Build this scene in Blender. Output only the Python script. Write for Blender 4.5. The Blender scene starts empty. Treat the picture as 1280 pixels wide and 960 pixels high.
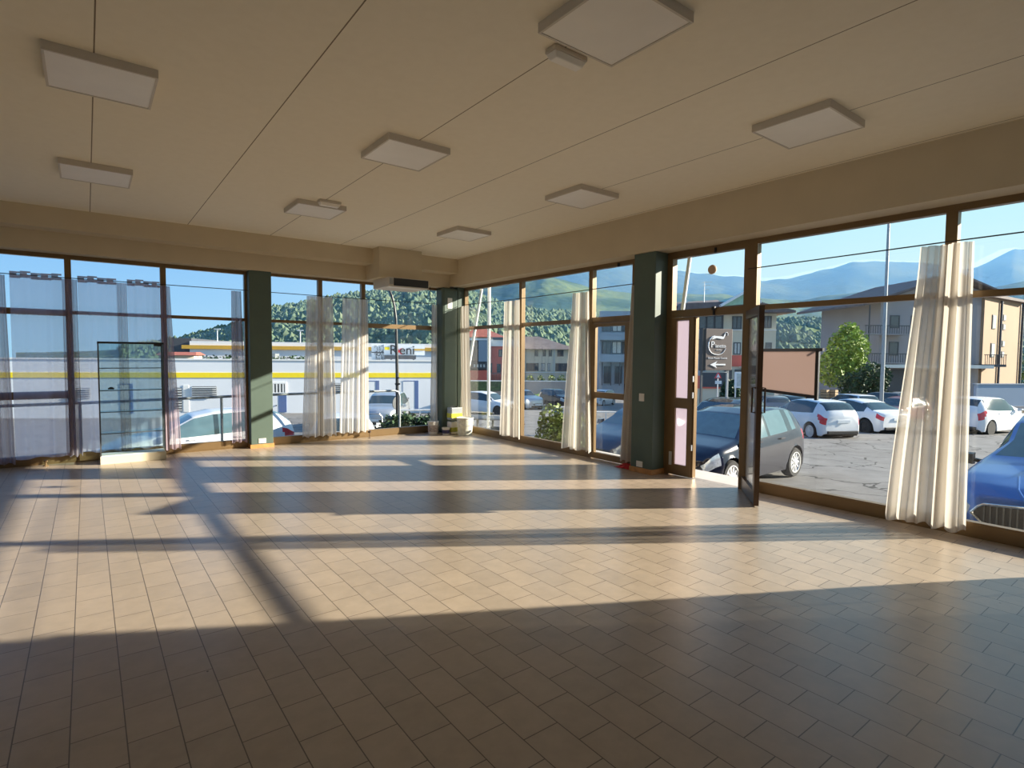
import bpy, bmesh, math, random
from mathutils import Vector, Matrix, noise
random.seed(7)
S = bpy.context.scene
COL = S.collection

# ------------------------------------------------------------------ camera
YAW, PITCH, ROLL, FPX = math.radians(37.27488), math.radians(-2.88760), math.radians(0.47946), 698.416
_c, _s = math.cos, math.sin
FW = Vector((_s(YAW) * _c(PITCH), _c(YAW) * _c(PITCH), _s(PITCH)))
_rt = Vector((_c(YAW), -_s(YAW), 0)); _up = _rt.cross(FW)
RT = _c(ROLL) * _rt + _s(ROLL) * _up
UP = -_s(ROLL) * _rt + _c(ROLL) * _up
EYE = Vector((0, 0, 1.5))
cd = bpy.data.cameras.new('camera'); cam = bpy.data.objects.new('camera', cd); COL.objects.link(cam)
cd.sensor_width = 36; cd.lens = FPX * 36 / 1280; cd.clip_end = 9000; cd.clip_start = .05
M3 = Matrix((RT, UP, -FW)).transposed()
cam.matrix_world = Matrix.Translation(EYE) @ M3.to_4x4()
S.camera = cam

# ------------------------------------------------------------------ light
SUN_AZ = math.radians(-33.0); SUN_EL = math.radians(18.8)
W = bpy.data.worlds.new('world'); S.world = W; W.use_nodes = True
nt = W.node_tree; nt.nodes.clear()
out = nt.nodes.new('ShaderNodeOutputWorld'); bg = nt.nodes.new('ShaderNodeBackground')
def _n(t, **k):
    n = nt.nodes.new(t)
    for a, b in k.items(): setattr(n, a, b)
    return n
tc = _n('ShaderNodeTexCoord'); sx = _n('ShaderNodeSeparateXYZ'); nt.links.new(tc.outputs['Generated'], sx.inputs[0])
def sky_ramp(stops):
    r = _n('ShaderNodeValToRGB')
    while len(r.color_ramp.elements) < len(stops): r.color_ramp.elements.new(.5)
    for e, (q, c) in zip(r.color_ramp.elements, stops): e.position = q; e.color = (*c, 1)
    nt.links.new(sx.outputs[2], r.inputs[0]); return r
away = sky_ramp([(0, (.40, .70, .94)), (.06, (.36, .66, .97)), (.16, (.26, .56, .97)), (.35, (.17, .42, .90)), (1, (.08, .22, .58))])
toward = sky_ramp([(0, (.78, .97, 1.0)), (.10, (.74, .98, 1.05)), (.22, (.58, .93, 1.05)), (.45, (.36, .66, 1.0)), (1, (.10, .26, .62))])
dt = _n('ShaderNodeVectorMath', operation='DOT_PRODUCT'); dt.inputs[1].default_value = (_c(SUN_AZ), _s(SUN_AZ), 0); nt.links.new(tc.outputs['Generated'], dt.inputs[0])
mr = _n('ShaderNodeMapRange', interpolation_type='SMOOTHSTEP'); mr.inputs['From Min'].default_value = -.6; mr.inputs['From Max'].default_value = .8; nt.links.new(dt.outputs['Value'], mr.inputs['Value'])
mxs = _n('ShaderNodeMixRGB'); nt.links.new(mr.outputs[0], mxs.inputs[0]); nt.links.new(away.outputs[0], mxs.inputs[1]); nt.links.new(toward.outputs[0], mxs.inputs[2])
bg.inputs['Strength'].default_value = 0.92
nt.links.new(mxs.outputs[0], bg.inputs[0]); nt.links.new(bg.outputs[0], out.inputs[0])
sl = bpy.data.lights.new('sun', 'SUN'); sun = bpy.data.objects.new('sun', sl); COL.objects.link(sun)
sl.energy = 11.9; sl.angle = math.radians(0.6); sl.color = (1.0, 0.90, 0.75)
sd = Vector((_c(SUN_AZ) * _c(SUN_EL), _s(SUN_AZ) * _c(SUN_EL), _s(SUN_EL)))
sun.rotation_euler = sd.to_track_quat('Z', 'Y').to_euler(); sun.location = (30, -20, 20)
vs = S.view_settings
S.display_settings.display_device = 'sRGB'
vs.view_transform = 'Standard'; vs.look = 'None'; vs.gamma = 1.0; vs.use_curve_mapping = False
vs.exposure = 0.21
S.cycles.max_bounces = 12; S.cycles.diffuse_bounces = 10; S.cycles.glossy_bounces = 4
S.cycles.transparent_max_bounces = 24; S.cycles.transmission_bounces = 6; S.cycles.volume_bounces = 0
S.cycles.sample_clamp_indirect = 10.0; S.cycles.caustics_reflective = False; S.cycles.caustics_refractive = False

# ------------------------------------------------------------------ materials
def new_mat(name):
    m = bpy.data.materials.new(name); m.use_nodes = True
    return m, m.node_tree, m.node_tree.nodes['Principled BSDF']
def srgb(r, g, b):
    f = lambda v: ((v / 255 + .055) / 1.055) ** 2.4 if v > 10 else v / 255 / 12.92
    return (f(r), f(g), f(b))
def mat(name, col, rough=.6, metal=0., var=.12, scale=6., spec=.5, coat=0., bump=0.):
    m, t, p = new_mat(name)
    c = t.nodes.new('ShaderNodeTexCoord'); n = t.nodes.new('ShaderNodeTexNoise')
    n.inputs['Scale'].default_value = scale; n.inputs['Detail'].default_value = 4
    t.links.new(c.outputs['Object'], n.inputs['Vector'])
    r = t.nodes.new('ShaderNodeValToRGB')
    a = [max(0, v * (1 - var)) for v in col]; b = [min(1, v * (1 + var)) for v in col]
    r.color_ramp.elements[0].position = .3; r.color_ramp.elements[1].position = .7
    r.color_ramp.elements[0].color = (*a, 1); r.color_ramp.elements[1].color = (*b, 1)
    t.links.new(n.outputs[0], r.inputs[0]); t.links.new(r.outputs[0], p.inputs['Base Color'])
    p.inputs['Roughness'].default_value = rough; p.inputs['Metallic'].default_value = metal
    p.inputs['Specular IOR Level'].default_value = spec
    p.inputs['Coat Weight'].default_value = coat
    if bump:
        bn = t.nodes.new('ShaderNodeBump'); bn.inputs['Strength'].default_value = bump; bn.inputs['Distance'].default_value = .02
        t.links.new(n.outputs[0], bn.inputs['Height']); t.links.new(bn.outputs[0], p.inputs['Normal'])
    return m
def glass_mat(name, tint=(1, 1, 1), refl=.05, rough=0.0):
    m = bpy.data.materials.new(name); m.use_nodes = True; t = m.node_tree; t.nodes.clear()
    o = t.nodes.new('ShaderNodeOutputMaterial'); mx = t.nodes.new('ShaderNodeMixShader')
    tr = t.nodes.new('ShaderNodeBsdfTransparent'); g = t.nodes.new('ShaderNodeBsdfGlossy')
    tr.inputs[0].default_value = (*tint, 1); g.inputs['Roughness'].default_value = rough
    fr = t.nodes.new('ShaderNodeLayerWeight'); fr.inputs[0].default_value = .12
    ml = t.nodes.new('ShaderNodeMath'); ml.operation = 'MULTIPLY_ADD'; ml.inputs[1].default_value = .5; ml.inputs[2].default_value = refl * .4
    t.links.new(fr.outputs['Fresnel'], ml.inputs[0]); t.links.new(ml.outputs[0], mx.inputs[0])
    t.links.new(tr.outputs[0], mx.inputs[1]); t.links.new(g.outputs[0], mx.inputs[2]); t.links.new(mx.outputs[0], o.inputs[0])
    return m
def cloth_mat(name, col, opac, trl=.6, edge=.4):
    m = bpy.data.materials.new(name); m.use_nodes = True; t = m.node_tree; t.nodes.clear()
    o = t.nodes.new('ShaderNodeOutputMaterial')
    d = t.nodes.new('ShaderNodeBsdfDiffuse'); l = t.nodes.new('ShaderNodeBsdfTranslucent'); tr = t.nodes.new('ShaderNodeBsdfTransparent')
    for s in (d, l): s.inputs[0].default_value = (*col, 1)
    a = t.nodes.new('ShaderNodeMixShader'); a.inputs[0].default_value = trl
    b = t.nodes.new('ShaderNodeMixShader')
    lw = t.nodes.new('ShaderNodeLayerWeight'); lw.inputs[0].default_value = .35
    mm = t.nodes.new('ShaderNodeMath'); mm.operation = 'MULTIPLY_ADD'; mm.use_clamp = True
    mm.inputs[1].default_value = edge; mm.inputs[2].default_value = opac
    t.links.new(lw.outputs['Facing'], mm.inputs[0]); t.links.new(mm.outputs[0], b.inputs[0])
    t.links.new(d.outputs[0], a.inputs[1]); t.links.new(l.outputs[0], a.inputs[2])
    t.links.new(tr.outputs[0], b.inputs[1]); t.links.new(a.outputs[0], b.inputs[2]); t.links.new(b.outputs[0], o.inputs[0])
    return m

MT = {}
MT['cream'] = mat('cream_plaster', (.80, .72, .58), .85, var=.03, scale=2.5, spec=.2, bump=.06)
MT['white_wall'] = mat('white_plaster', (.90, .885, .85), .85, var=.02, scale=2.5, spec=.2)
MT['beam'] = mat('beam_plaster', (.64, .555, .41), .85, var=.03, scale=3, spec=.2)
MT['bronze'] = mat('bronze_aluminium', (.225, .145, .068), .38, .3, var=.08, scale=3)
MT['dark_bronze'] = mat('dark_bronze_aluminium', (.085, .05, .03), .4, .35, var=.1)
MT['green'] = mat('dark_green_paint', (.088, .128, .104), .55, var=.06, scale=4)
MT['wood'] = mat('orange_wood_skirting', (.55, .27, .09), .5, var=.2, scale=14)
MT['white_plastic'] = mat('white_plastic', (.80, .78, .74), .4, var=.03)
MT['lamp_frame'] = mat('lamp_frame_white', (.62, .57, .50), .5, var=.03)
MT['diffuser'] = mat('lamp_diffuser', (.90, .87, .82), .35, var=.02)
MT['black'] = mat('black_plastic', (.018, .018, .02), .45, var=.1)
MT['dark_grey'] = mat('dark_grey_metal', (.09, .095, .1), .5, .3, var=.1)
MT['grey'] = mat('grey_metal', (.34, .36, .37), .45, .4, var=.08)
MT['steel'] = mat('pale_steel', (.62, .64, .65), .4, .5, var=.06)
MT['white'] = mat('white_paint', (.82, .82, .80), .6, var=.04)
MT['glass'] = glass_mat('window_glass', (.97, .985, .98), .05)
MT['vitrine_glass'] = glass_mat('vitrine_glass', (.90, .955, .955), .06)
MT['car_glass'] = mat('tinted_car_glass', (.035, .055, .06), .06, var=.1, spec=.9)
MT['car_glass_pale'] = mat('pale_car_glass', (.10, .17, .19), .05, var=.1, spec=1.)
MT['rubber'] = mat('tyre_rubber', (.02, .02, .02), .85, var=.2)
MT['alloy'] = mat('wheel_alloy', (.66, .66, .66), .35, .5, var=.05)
MT['red_lens'] = mat('red_lens', (.65, .02, .04), .2, var=.15, coat=.6)
MT['clear_lens'] = mat('headlamp_lens', (.62, .66, .68), .12, .3, var=.25, scale=22, coat=.8)
MT['plate'] = mat('plate_white', (.8, .82, .82), .5, var=.05)
MT['chrome'] = mat('chrome_trim', (.75, .76, .78), .18, .9, var=.03)
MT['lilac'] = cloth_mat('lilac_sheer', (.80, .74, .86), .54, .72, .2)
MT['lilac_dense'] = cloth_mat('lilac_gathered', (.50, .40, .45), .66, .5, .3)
MT['white_sheer'] = cloth_mat('white_voile', (.82, .77, .70), .74, .42, .26)
MT['white_sheer2'] = cloth_mat('white_voile_light', (.87, .84, .79), .70, .48, .26)
MT['leaf_film'] = cloth_mat('grey_door_film', (.34, .33, .36), .96, .14, .0)
MT['white_dense'] = cloth_mat('white_voile_dense', (.84, .79, .72), .93, .24, .1)
MT['film'] = cloth_mat('frosted_film', (.52, .465, .53), .85, .7, .1)
MT['panel'] = cloth_mat('faded_pink_panel', (.40, .32, .295), .95, .75, .0)

def line_nodes(t, vec_sock, axis, period, offset, width):
    """1 inside thin lines every `period` along an object axis"""
    sp = t.nodes.new('ShaderNodeSeparateXYZ'); t.links.new(vec_sock, sp.inputs[0])
    a = t.nodes.new('ShaderNodeMath'); a.operation = 'SUBTRACT'; a.inputs[1].default_value = offset - period * 200
    t.links.new(sp.outputs[axis], a.inputs[0])
    b = t.nodes.new('ShaderNodeMath'); b.operation = 'MODULO'; b.inputs[1].default_value = period; t.links.new(a.outputs[0], b.inputs[0])
    c = t.nodes.new('ShaderNodeMath'); c.operation = 'LESS_THAN'; c.inputs[1].default_value = width; t.links.new(b.outputs[0], c.inputs[0])
    return c.outputs[0]
def ceiling_mat():
    m, t, p = new_mat('ceiling_panels')
    g = t.nodes.new('ShaderNodeNewGeometry')
    ln = line_nodes(t, g.outputs['Position'], 0, 1.1, .079 - .004, .008)
    n = t.nodes.new('ShaderNodeTexNoise'); n.inputs['Scale'].default_value = 14; n.inputs['Detail'].default_value = 6
    t.links.new(g.outputs['Position'], n.inputs['Vector'])
    r = t.nodes.new('ShaderNodeValToRGB'); r.color_ramp.elements[0].color = (.86, .80, .67, 1); r.color_ramp.elements[1].color = (.92, .86, .73, 1)
    t.links.new(n.outputs[0], r.inputs[0])
    mx = t.nodes.new('ShaderNodeMixRGB'); mx.inputs[2].default_value = (.24, .195, .14, 1)
    t.links.new(ln, mx.inputs[0]); t.links.new(r.outputs[0], mx.inputs[1]); t.links.new(mx.outputs[0], p.inputs['Base Color'])
    p.inputs['Roughness'].default_value = .9; p.inputs['Specular IOR Level'].default_value = .15
    bn = t.nodes.new('ShaderNodeBump'); bn.inputs['Strength'].default_value = .15; bn.inputs['Distance'].default_value = .01
    t.links.new(n.outputs[0], bn.inputs['Height']); t.links.new(bn.outputs[0], p.inputs['Normal'])
    return m
def floor_mat():
    m, t, p = new_mat('ceramic_floor_tiles')
    g = t.nodes.new('ShaderNodeNewGeometry'); sp = t.nodes.new('ShaderNodeSeparateXYZ'); t.links.new(g.outputs['Position'], sp.inputs[0])
    cb = t.nodes.new('ShaderNodeCombineXYZ')
    for k, (ax, off) in enumerate(((1, 254.5 - 2.664 + .12725), (0, 176.5 + .087))):
        a = t.nodes.new('ShaderNodeMath'); a.inputs[1].default_value = off; t.links.new(sp.outputs[ax], a.inputs[0]); t.links.new(a.outputs[0], cb.inputs[k])
    b = t.nodes.new('ShaderNodeTexBrick'); b.offset = .5; b.offset_frequency = 2; b.squash = 1
    b.inputs['Scale'].default_value = 1; b.inputs['Brick Width'].default_value = .2545; b.inputs['Row Height'].default_value = .1765
    b.inputs['Mortar Size'].default_value = .0024; b.inputs['Mortar Smooth'].default_value = .1; b.inputs['Bias'].default_value = 0
    b.inputs['Color1'].default_value = (.40, .322, .245, 1); b.inputs['Color2'].default_value = (.455, .365, .277, 1); b.inputs['Mortar'].default_value = (.12, .09, .065, 1)
    t.links.new(cb.outputs[0], b.inputs['Vector'])
    n = t.nodes.new('ShaderNodeTexNoise'); n.inputs['Scale'].default_value = 9; n.inputs['Detail'].default_value = 7; n.inputs['Roughness'].default_value = .65
    t.links.new(g.outputs['Position'], n.inputs['Vector'])
    mx = t.nodes.new('ShaderNodeMixRGB'); mx.blend_type = 'OVERLAY'; mx.inputs[0].default_value = .22
    t.links.new(b.outputs['Color'], mx.inputs[1]); t.links.new(n.outputs[0], mx.inputs[2])
    # tiny dark specks on the tiles
    v = t.nodes.new('ShaderNodeTexVoronoi'); v.inputs['Scale'].default_value = 3.2; t.links.new(g.outputs['Position'], v.inputs['Vector'])
    lt = t.nodes.new('ShaderNodeMath'); lt.operation = 'LESS_THAN'; lt.inputs[1].default_value = .018; t.links.new(v.outputs['Distance'], lt.inputs[0])
    m2 = t.nodes.new('ShaderNodeMixRGB'); m2.inputs[2].default_value = (.06, .04, .03, 1)
    t.links.new(lt.outputs[0], m2.inputs[0]); t.links.new(mx.outputs[0], m2.inputs[1]); t.links.new(m2.outputs[0], p.inputs['Base Color'])
    rr = t.nodes.new('ShaderNodeMapRange'); rr.inputs['To Min'].default_value = .27; rr.inputs['To Max'].default_value = .35
    t.links.new(n.outputs[0], rr.inputs['Value']); t.links.new(rr.outputs[0], p.inputs['Roughness'])
    p.inputs['Specular IOR Level'].default_value = .55
    bn = t.nodes.new('ShaderNodeBump'); bn.inputs['Strength'].default_value = .35; bn.inputs['Distance'].default_value = .004; bn.invert = True
    t.links.new(b.outputs['Fac'], bn.inputs['Height']); t.links.new(bn.outputs[0], p.inputs['Normal'])
    return m
def asphalt_mat():
    m, t, p = new_mat('cracked_asphalt')
    g = t.nodes.new('ShaderNodeNewGeometry')
    n = t.nodes.new('ShaderNodeTexNoise'); n.inputs['Scale'].default_value = 1.2; n.inputs['Detail'].default_value = 9; n.inputs['Roughness'].default_value = .7
    t.links.new(g.outputs['Position'], n.inputs['Vector'])
    r = t.nodes.new('ShaderNodeValToRGB'); r.color_ramp.elements[0].position = .3; r.color_ramp.elements[1].position = .75
    r.color_ramp.elements[0].color = (.15, .14, .13, 1); r.color_ramp.elements[1].color = (.27, .26, .245, 1); t.links.new(n.outputs[0], r.inputs[0])
    w = t.nodes.new('ShaderNodeTexNoise'); w.inputs['Scale'].default_value = .8; w.inputs['Detail'].default_value = 3
    t.links.new(g.outputs['Position'], w.inputs['Vector'])
    ad = t.nodes.new('ShaderNodeVectorMath'); ad.operation = 'MULTIPLY_ADD'; ad.inputs[1].default_value = (1.6, 1.6, 1.6)
    t.links.new(w.outputs['Color'], ad.inputs[0]); t.links.new(g.outputs['Position'], ad.inputs[2])
    v = t.nodes.new('ShaderNodeTexVoronoi'); v.feature = 'DISTANCE_TO_EDGE'; v.inputs['Scale'].default_value = .55
    t.links.new(ad.outputs[0], v.inputs['Vector'])
    lt = t.nodes.new('ShaderNodeMath'); lt.operation = 'LESS_THAN'; lt.inputs[1].default_value = .012; t.links.new(v.outputs['Distance'], lt.inputs[0])
    mx = t.nodes.new('ShaderNodeMixRGB'); mx.inputs[2].default_value = (.035, .033, .03, 1)
    t.links.new(lt.outputs[0], mx.inputs[0]); t.links.new(r.outputs[0], mx.inputs[1]); t.links.new(mx.outputs[0], p.inputs['Base Color'])
    p.inputs['Roughness'].default_value = .85
    return m
def hill_mat(name, cols, sc, bump=1., dist=4.):
    m, t, p = new_mat(name)
    g = t.nodes.new('ShaderNodeNewGeometry')
    n = t.nodes.new('ShaderNodeTexNoise'); n.inputs['Scale'].default_value = sc; n.inputs['Detail'].default_value = 8; n.inputs['Roughness'].default_value = .62
    t.links.new(g.outputs['Position'], n.inputs['Vector'])
    r = t.nodes.new('ShaderNodeValToRGB')
    while len(r.color_ramp.elements) < len(cols): r.color_ramp.elements.new(.5)
    for e, (q, c) in zip(r.color_ramp.elements, cols): e.position = q; e.color = (*c, 1)
    t.links.new(n.outputs[0], r.inputs[0]); t.links.new(r.outputs[0], p.inputs['Base Color'])
    v = t.nodes.new('ShaderNodeTexVoronoi'); v.inputs['Scale'].default_value = sc * 9; t.links.new(g.outputs['Position'], v.inputs['Vector'])
    bn = t.nodes.new('ShaderNodeBump'); bn.inputs['Strength'].default_value = bump; bn.inputs['Distance'].default_value = dist; bn.invert = True
    t.links.new(v.outputs['Distance'], bn.inputs['Height']); t.links.new(bn.outputs[0], p.inputs['Normal'])
    p.inputs['Roughness'].default_value = .95; p.inputs['Specular IOR Level'].default_value = .05
    return m

# ------------------------------------------------------------------ geometry helpers
class MB:
    """collects shapes and links them as ONE mesh object"""
    def __init__(s): s.v = []; s.f = []; s.mi = []; s.m = 0
    def add(s, vs, fs):
        o = len(s.v); s.v += [tuple(q) for q in vs]
        for f in fs: s.f.append(tuple(o + i for i in f)); s.mi.append(s.m)
        return s
    def box(s, x0, x1, y0, y1, z0, z1):
        x0, x1 = sorted((x0, x1)); y0, y1 = sorted((y0, y1)); z0, z1 = sorted((z0, z1))
        return s.add([(x, y, z) for x in (x0, x1) for y in (y0, y1) for z in (z0, z1)],
                     [(0, 1, 3, 2), (4, 6, 7, 5), (0, 4, 5, 1), (2, 3, 7, 6), (0, 2, 6, 4), (1, 5, 7, 3)])
    def hexa(s, b, t):   # four bottom and four top points
        return s.add(list(b) + list(t), [(3, 2, 1, 0), (4, 5, 6, 7), (0, 1, 5, 4), (1, 2, 6, 5), (2, 3, 7, 6), (3, 0, 4, 7)])
    def bar(s, a, b, w, h, up=(0, 0, 1)):
        a, b = Vector(a), Vector(b); d = (b - a).normalized(); u = Vector(up)
        if abs(d.dot(u)) > .98: u = Vector((1, 0, 0))
        x = d.cross(u).normalized() * w / 2; y = x.cross(d).normalized() * h / 2
        return s.hexa([a - x - y, a + x - y, a + x + y, a - x + y], [b - x - y, b + x - y, b + x + y, b - x + y])
    def tube(s, pts, r, n=10, cap=True):
        pts = [Vector(p) for p in pts]; rings = []; o = len(s.v)
        rr = r if isinstance(r, (list, tuple)) else [r] * len(pts)
        for i, p in enumerate(pts):
            d = (pts[min(i + 1, len(pts) - 1)] - pts[max(i - 1, 0)]).normalized()
            u = Vector((0, 0, 1)) if abs(d.z) < .95 else Vector((1, 0, 0))
            x = d.cross(u).normalized(); y = x.cross(d)
            s.v += [tuple(p + (x * _c(2 * math.pi * k / n) + y * _s(2 * math.pi * k / n)) * rr[i]) for k in range(n)]
        for i in range(len(pts) - 1):
            for k in range(n):
                a = o + i * n + k; b = o + i * n + (k + 1) % n
                s.f.append((a, b, b + n, a + n)); s.mi.append(s.m)
        if cap:
            s.f.append(tuple(o + k for k in range(n))[::-1]); s.mi.append(s.m)
            e = o + (len(pts) - 1) * n; s.f.append(tuple(e + k for k in range(n))); s.mi.append(s.m)
        return s
    def lathe(s, prof, c=(0, 0, 0), n=20, axis='z'):
        o = len(s.v)
        for r, z in prof:
            for k in range(n):
                a = 2 * math.pi * k / n
                q = (r * _c(a), r * _s(a), z) if axis == 'z' else ((r * _c(a), z, r * _s(a)) if axis == 'y' else (z, r * _c(a), r * _s(a)))
                s.v.append((c[0] + q[0], c[1] + q[1], c[2] + q[2]))
        for i in range(len(prof) - 1):
            for k in range(n):
                a = o + i * n + k; b = o + i * n + (k + 1) % n
                s.f.append((a, b, b + n, a + n)); s.mi.append(s.m)
        s.f.append(tuple(o + k for k in range(n))[::-1]); s.mi.append(s.m)
        e = o + (len(prof) - 1) * n; s.f.append(tuple(e + k for k in range(n))); s.mi.append(s.m)
        return s
    def prism(s, poly, d):   # polygon of 3-D points pushed along d
        n = len(poly); d = Vector(d); p = [Vector(q) for q in poly]
        return s.add(p + [q + d for q in p], [tuple(range(n))[::-1], tuple(range(n, 2 * n))] + [(i, (i + 1) % n, n + (i + 1) % n, n + i) for i in range(n)])
    def build(s, name, m, parent=None, smooth=False, bevel=0., fix=True):
        me = bpy.data.meshes.new(name); off = Vector((0, 0, 0)); q = parent
        while q is not None: off += q.location; q = q.parent
        V = s.v; base = Vector((0, 0, 0))
        if parent is None and V:
            xs, ys, zs = zip(*V); base = Vector(((min(xs) + max(xs)) / 2, (min(ys) + max(ys)) / 2, min(zs)))
            off = base
        me.from_pydata([(a - off.x, b - off.y, c - off.z) for a, b, c in V], [], s.f)
        for k in (m if isinstance(m, (list, tuple)) else [m]): me.materials.append(MT[k] if isinstance(k, str) else k)
        for p, i in zip(me.polygons, s.mi): p.material_index = i; p.use_smooth = smooth
        if fix:
            bm = bmesh.new(); bm.from_mesh(me); bmesh.ops.recalc_face_normals(bm, faces=bm.faces); bm.to_mesh(me); bm.free()
        o = bpy.data.objects.new(name, me); COL.objects.link(o)
        if parent is not None: o.parent = parent
        else: o.location = base
        if smooth and hasattr(me, 'set_sharp_from_angle'): me.set_sharp_from_angle(angle=math.radians(38))
        if bevel:
            b = o.modifiers.new('bevel', 'BEVEL'); b.width = bevel; b.segments = 2; b.limit_method = 'ANGLE'
        return o
def empty(name, loc=(0, 0, 0)):
    o = bpy.data.objects.new(name, None); COL.objects.link(o); o.location = loc; o.empty_display_size = .1
    return o
def tag(o, label, cat, group=None, kind=None):
    o['label'] = label; o['category'] = cat
    if group: o['group'] = group
    if kind: o['kind'] = kind
    return o
def thing(name, label, cat, loc=(0, 0, 0), group=None): return tag(empty(name, loc), label, cat, group)
def struct(o): o['kind'] = 'structure'; return o
def text(name, s, size, m, parent, loc, rot, ext=.004, align='CENTER', shear=0., sx=1.):
    c = bpy.data.curves.new(name, 'FONT'); c.body = s; c.size = size; c.extrude = ext; c.align_x = align; c.align_y = 'CENTER'; c.shear = shear
    c.materials.append(MT[m]); o = bpy.data.objects.new(name, c); COL.objects.link(o); o.parent = parent
    dg = bpy.context.evaluated_depsgraph_get(); dg.update()
    me = bpy.data.meshes.new_from_object(o.evaluated_get(dg)); bpy.data.objects.remove(o); bpy.data.curves.remove(c)
    o = bpy.data.objects.new(name, me); COL.objects.link(o); o.parent = parent
    if not me.materials: me.materials.append(MT[m])
    o.location = loc; o.rotation_euler = rot; o.scale = (sx, 1, 1)
    return o
def at(px, py, d):   # the point of the place that lies d metres deep in the view
    return EYE + (RT * ((px - 640) / FPX) - UP * ((py - 480) / FPX) + FW) * d
def sm(a, b, x):
    t = max(0, min(1, (x - a) / (b - a))); return t * t * (3 - 2 * t)
def interp(tab, x):
    if x <= tab[0][0]: return tab[0][1]
    for (a, p), (b, q) in zip(tab, tab[1:]):
        if x <= b: return p + (q - p) * (x - a) / (b - a)
    return tab[-1][1]
def gz(x, y):        # height of the ground outside: a car park that falls away from the shop
    s = .606 * x + .795 * y
    return -1.0 - .055 * (min(max(s, 8.2), 64) - 11.5) - .28 * sm(11, 14.5, y) * (1 - sm(5, 10, x))

# ================================================================== THE ROOM
XR, YB = 5.92, 9.63          # inner faces of the two glazed fronts
XL, YN = -3.6, -4.6          # the plain walls behind the view
ZC, ZH = 3.31, 2.82          # ceiling, top of the glazing
o = MB().box(XL - .2, XR + .1, YN - .2, YB + .1, -.3, 0).build('floor', floor_mat()); struct(o)
o = MB().box(XL - .2, XR + .25, YN - .2, YB + .25, ZC, ZC + .25).build('ceiling', ceiling_mat()); struct(o)
o = MB().box(XL - .2, XL, YN - .2, -3.7, 0, ZC).box(XL - .2, XL, -.3, YB + .1, 0, ZC).box(XL - .2, XL, -3.7, -.3, 0, .95).box(XL - .2, XL, -3.7, -.3, 2.75, ZC).build('wall_left', 'white_wall'); struct(o)
wl = struct(empty('window_14', (XL, -2, .95)))      # back window added out of view to bring in cool daylight
MB().box(XL - .15, XL - .08, -3.7, -.3, .95, 1.02).box(XL - .15, XL - .08, -3.7, -.3, 2.68, 2.75).box(XL - .15, XL - .08, -3.7, -3.63, 1.02, 2.68).box(XL - .15, XL - .08, -.37, -.3, 1.02, 2.68).box(XL - .15, XL - .08, -2.035, -1.965, 1.02, 2.68).build('frame', 'bronze', wl)
for a_, b_ in ((-3.63, -2.035), (-1.965, -.37)): MB().box(XL - .118, XL - .112, a_, b_, 1.02, 2.68).build('pane', 'glass', wl)
o = MB().box(XL, XR + .1, YN - .2, YN, 0, ZC).build('wall_near', 'white_wall'); struct(o)
o = MB().box(XR - .02, XR + .15, YN, -.35, 0, ZC).build('wall_right', 'cream'); struct(o)
# deep fascia above the right-hand glazing, double beam above the far glazing
o = MB().box(5.63, 6.2, YN, YB + .3, ZH, ZC).build('trim_1', 'beam'); struct(o)
o = MB().box(XL, 5.63, 9.42, YB + .3, 2.80, 3.05).build('trim_2', 'beam'); struct(o)
o = MB().box(XL, 5.63, 9.13, YB + .3, 3.05, ZC).build('trim_3', 'beam'); struct(o)
# projecting canopy outside and the raised ledge the shop stands on
o = MB().box(6.2, 6.5, YN, 10.2, 2.87, 3.3).box(XL, 6.5, 9.93, 10.2, 2.87, 3.3).build('roof_canopy', 'beam'); struct(o)
MT['paving'] = mat('pale_paving', (.66, .61, .55), .8, var=.08, scale=8)
o = MB().box(XR + .1, 6.52, YN, 10.3, -1.6, -.012).box(XL, XR + .1, YB + .1, 10.3, -1.6, -.012).build('pavement', 'paving'); struct(o)

# ------------------------------------------------------------------ glazing
def glazing(idx, axis, a, b, transom=True, tz=(2.0, 2.062), rail=None, plinth=.13, head=2.76, mull=(True, True), hw=.036):
    """one bay of the shop front between mullion centres a and b, along Y ('R') or X ('B')"""
    def bx(mb, u0, u1, d0, d1, z0, z1):
        return mb.box(XR + d0, XR + d1, u0, u1, z0, z1) if axis == 'R' else mb.box(u0, u1, YB + d0, YB + d1, z0, z1)
    root = struct(empty('window_%d' % idx, (XR, (a + b) / 2, 0) if axis == 'R' else ((a + b) / 2, YB, 0)))
    f = MB()
    bx(f, a, b, 0, .07, head, ZH); bx(f, a, b, 0, .07, 0, plinth); bx(f, a, b, -.006, 0, .02, plinth - .012)
    bx(f, a, a + hw, -.004, .075, plinth, head); bx(f, b - hw, b, -.004, .075, plinth, head)
    f.build('frame', 'bronze', root)
    zs = [plinth]
    if transom:
        t = MB(); bx(t, a + hw, b - hw, .002, .066, *tz); t.build('transom', 'bronze', root); zs += [tz]
    if rail:
        t = MB(); bx(t, a + hw, b - hw, .002, .066, *rail); t.build('rail', 'bronze', root)
    lo, spans = plinth, []
    for z0, z1 in sorted([q for q in (rail, tz if transom else None) if q]): spans.append((lo, z0)); lo = z1
    spans.append((lo, head))
    for z0, z1 in spans:
        p = MB(); bx(p, a + hw, b - hw, .032, .038, z0, z1); p.build('pane', 'glass', root)
    return root
# right front, from the corner to the entrance, then beyond it
w1 = glazing(1, 'R', 7.555, 9.345)
o = MB().box(5.775, XR + .09, 9.345, 9.70, 0, ZH).build('trim_5', 'green'); struct(o)
w2 = glazing(2, 'R', 5.885, 7.555)
w5 = glazing(5, 'R', 1.575, 3.372, tz=(2.03, 2.085), hw=.05)
w6 = glazing(6, 'R', -.35, 1.575, tz=(2.02, 2.075))
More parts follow.
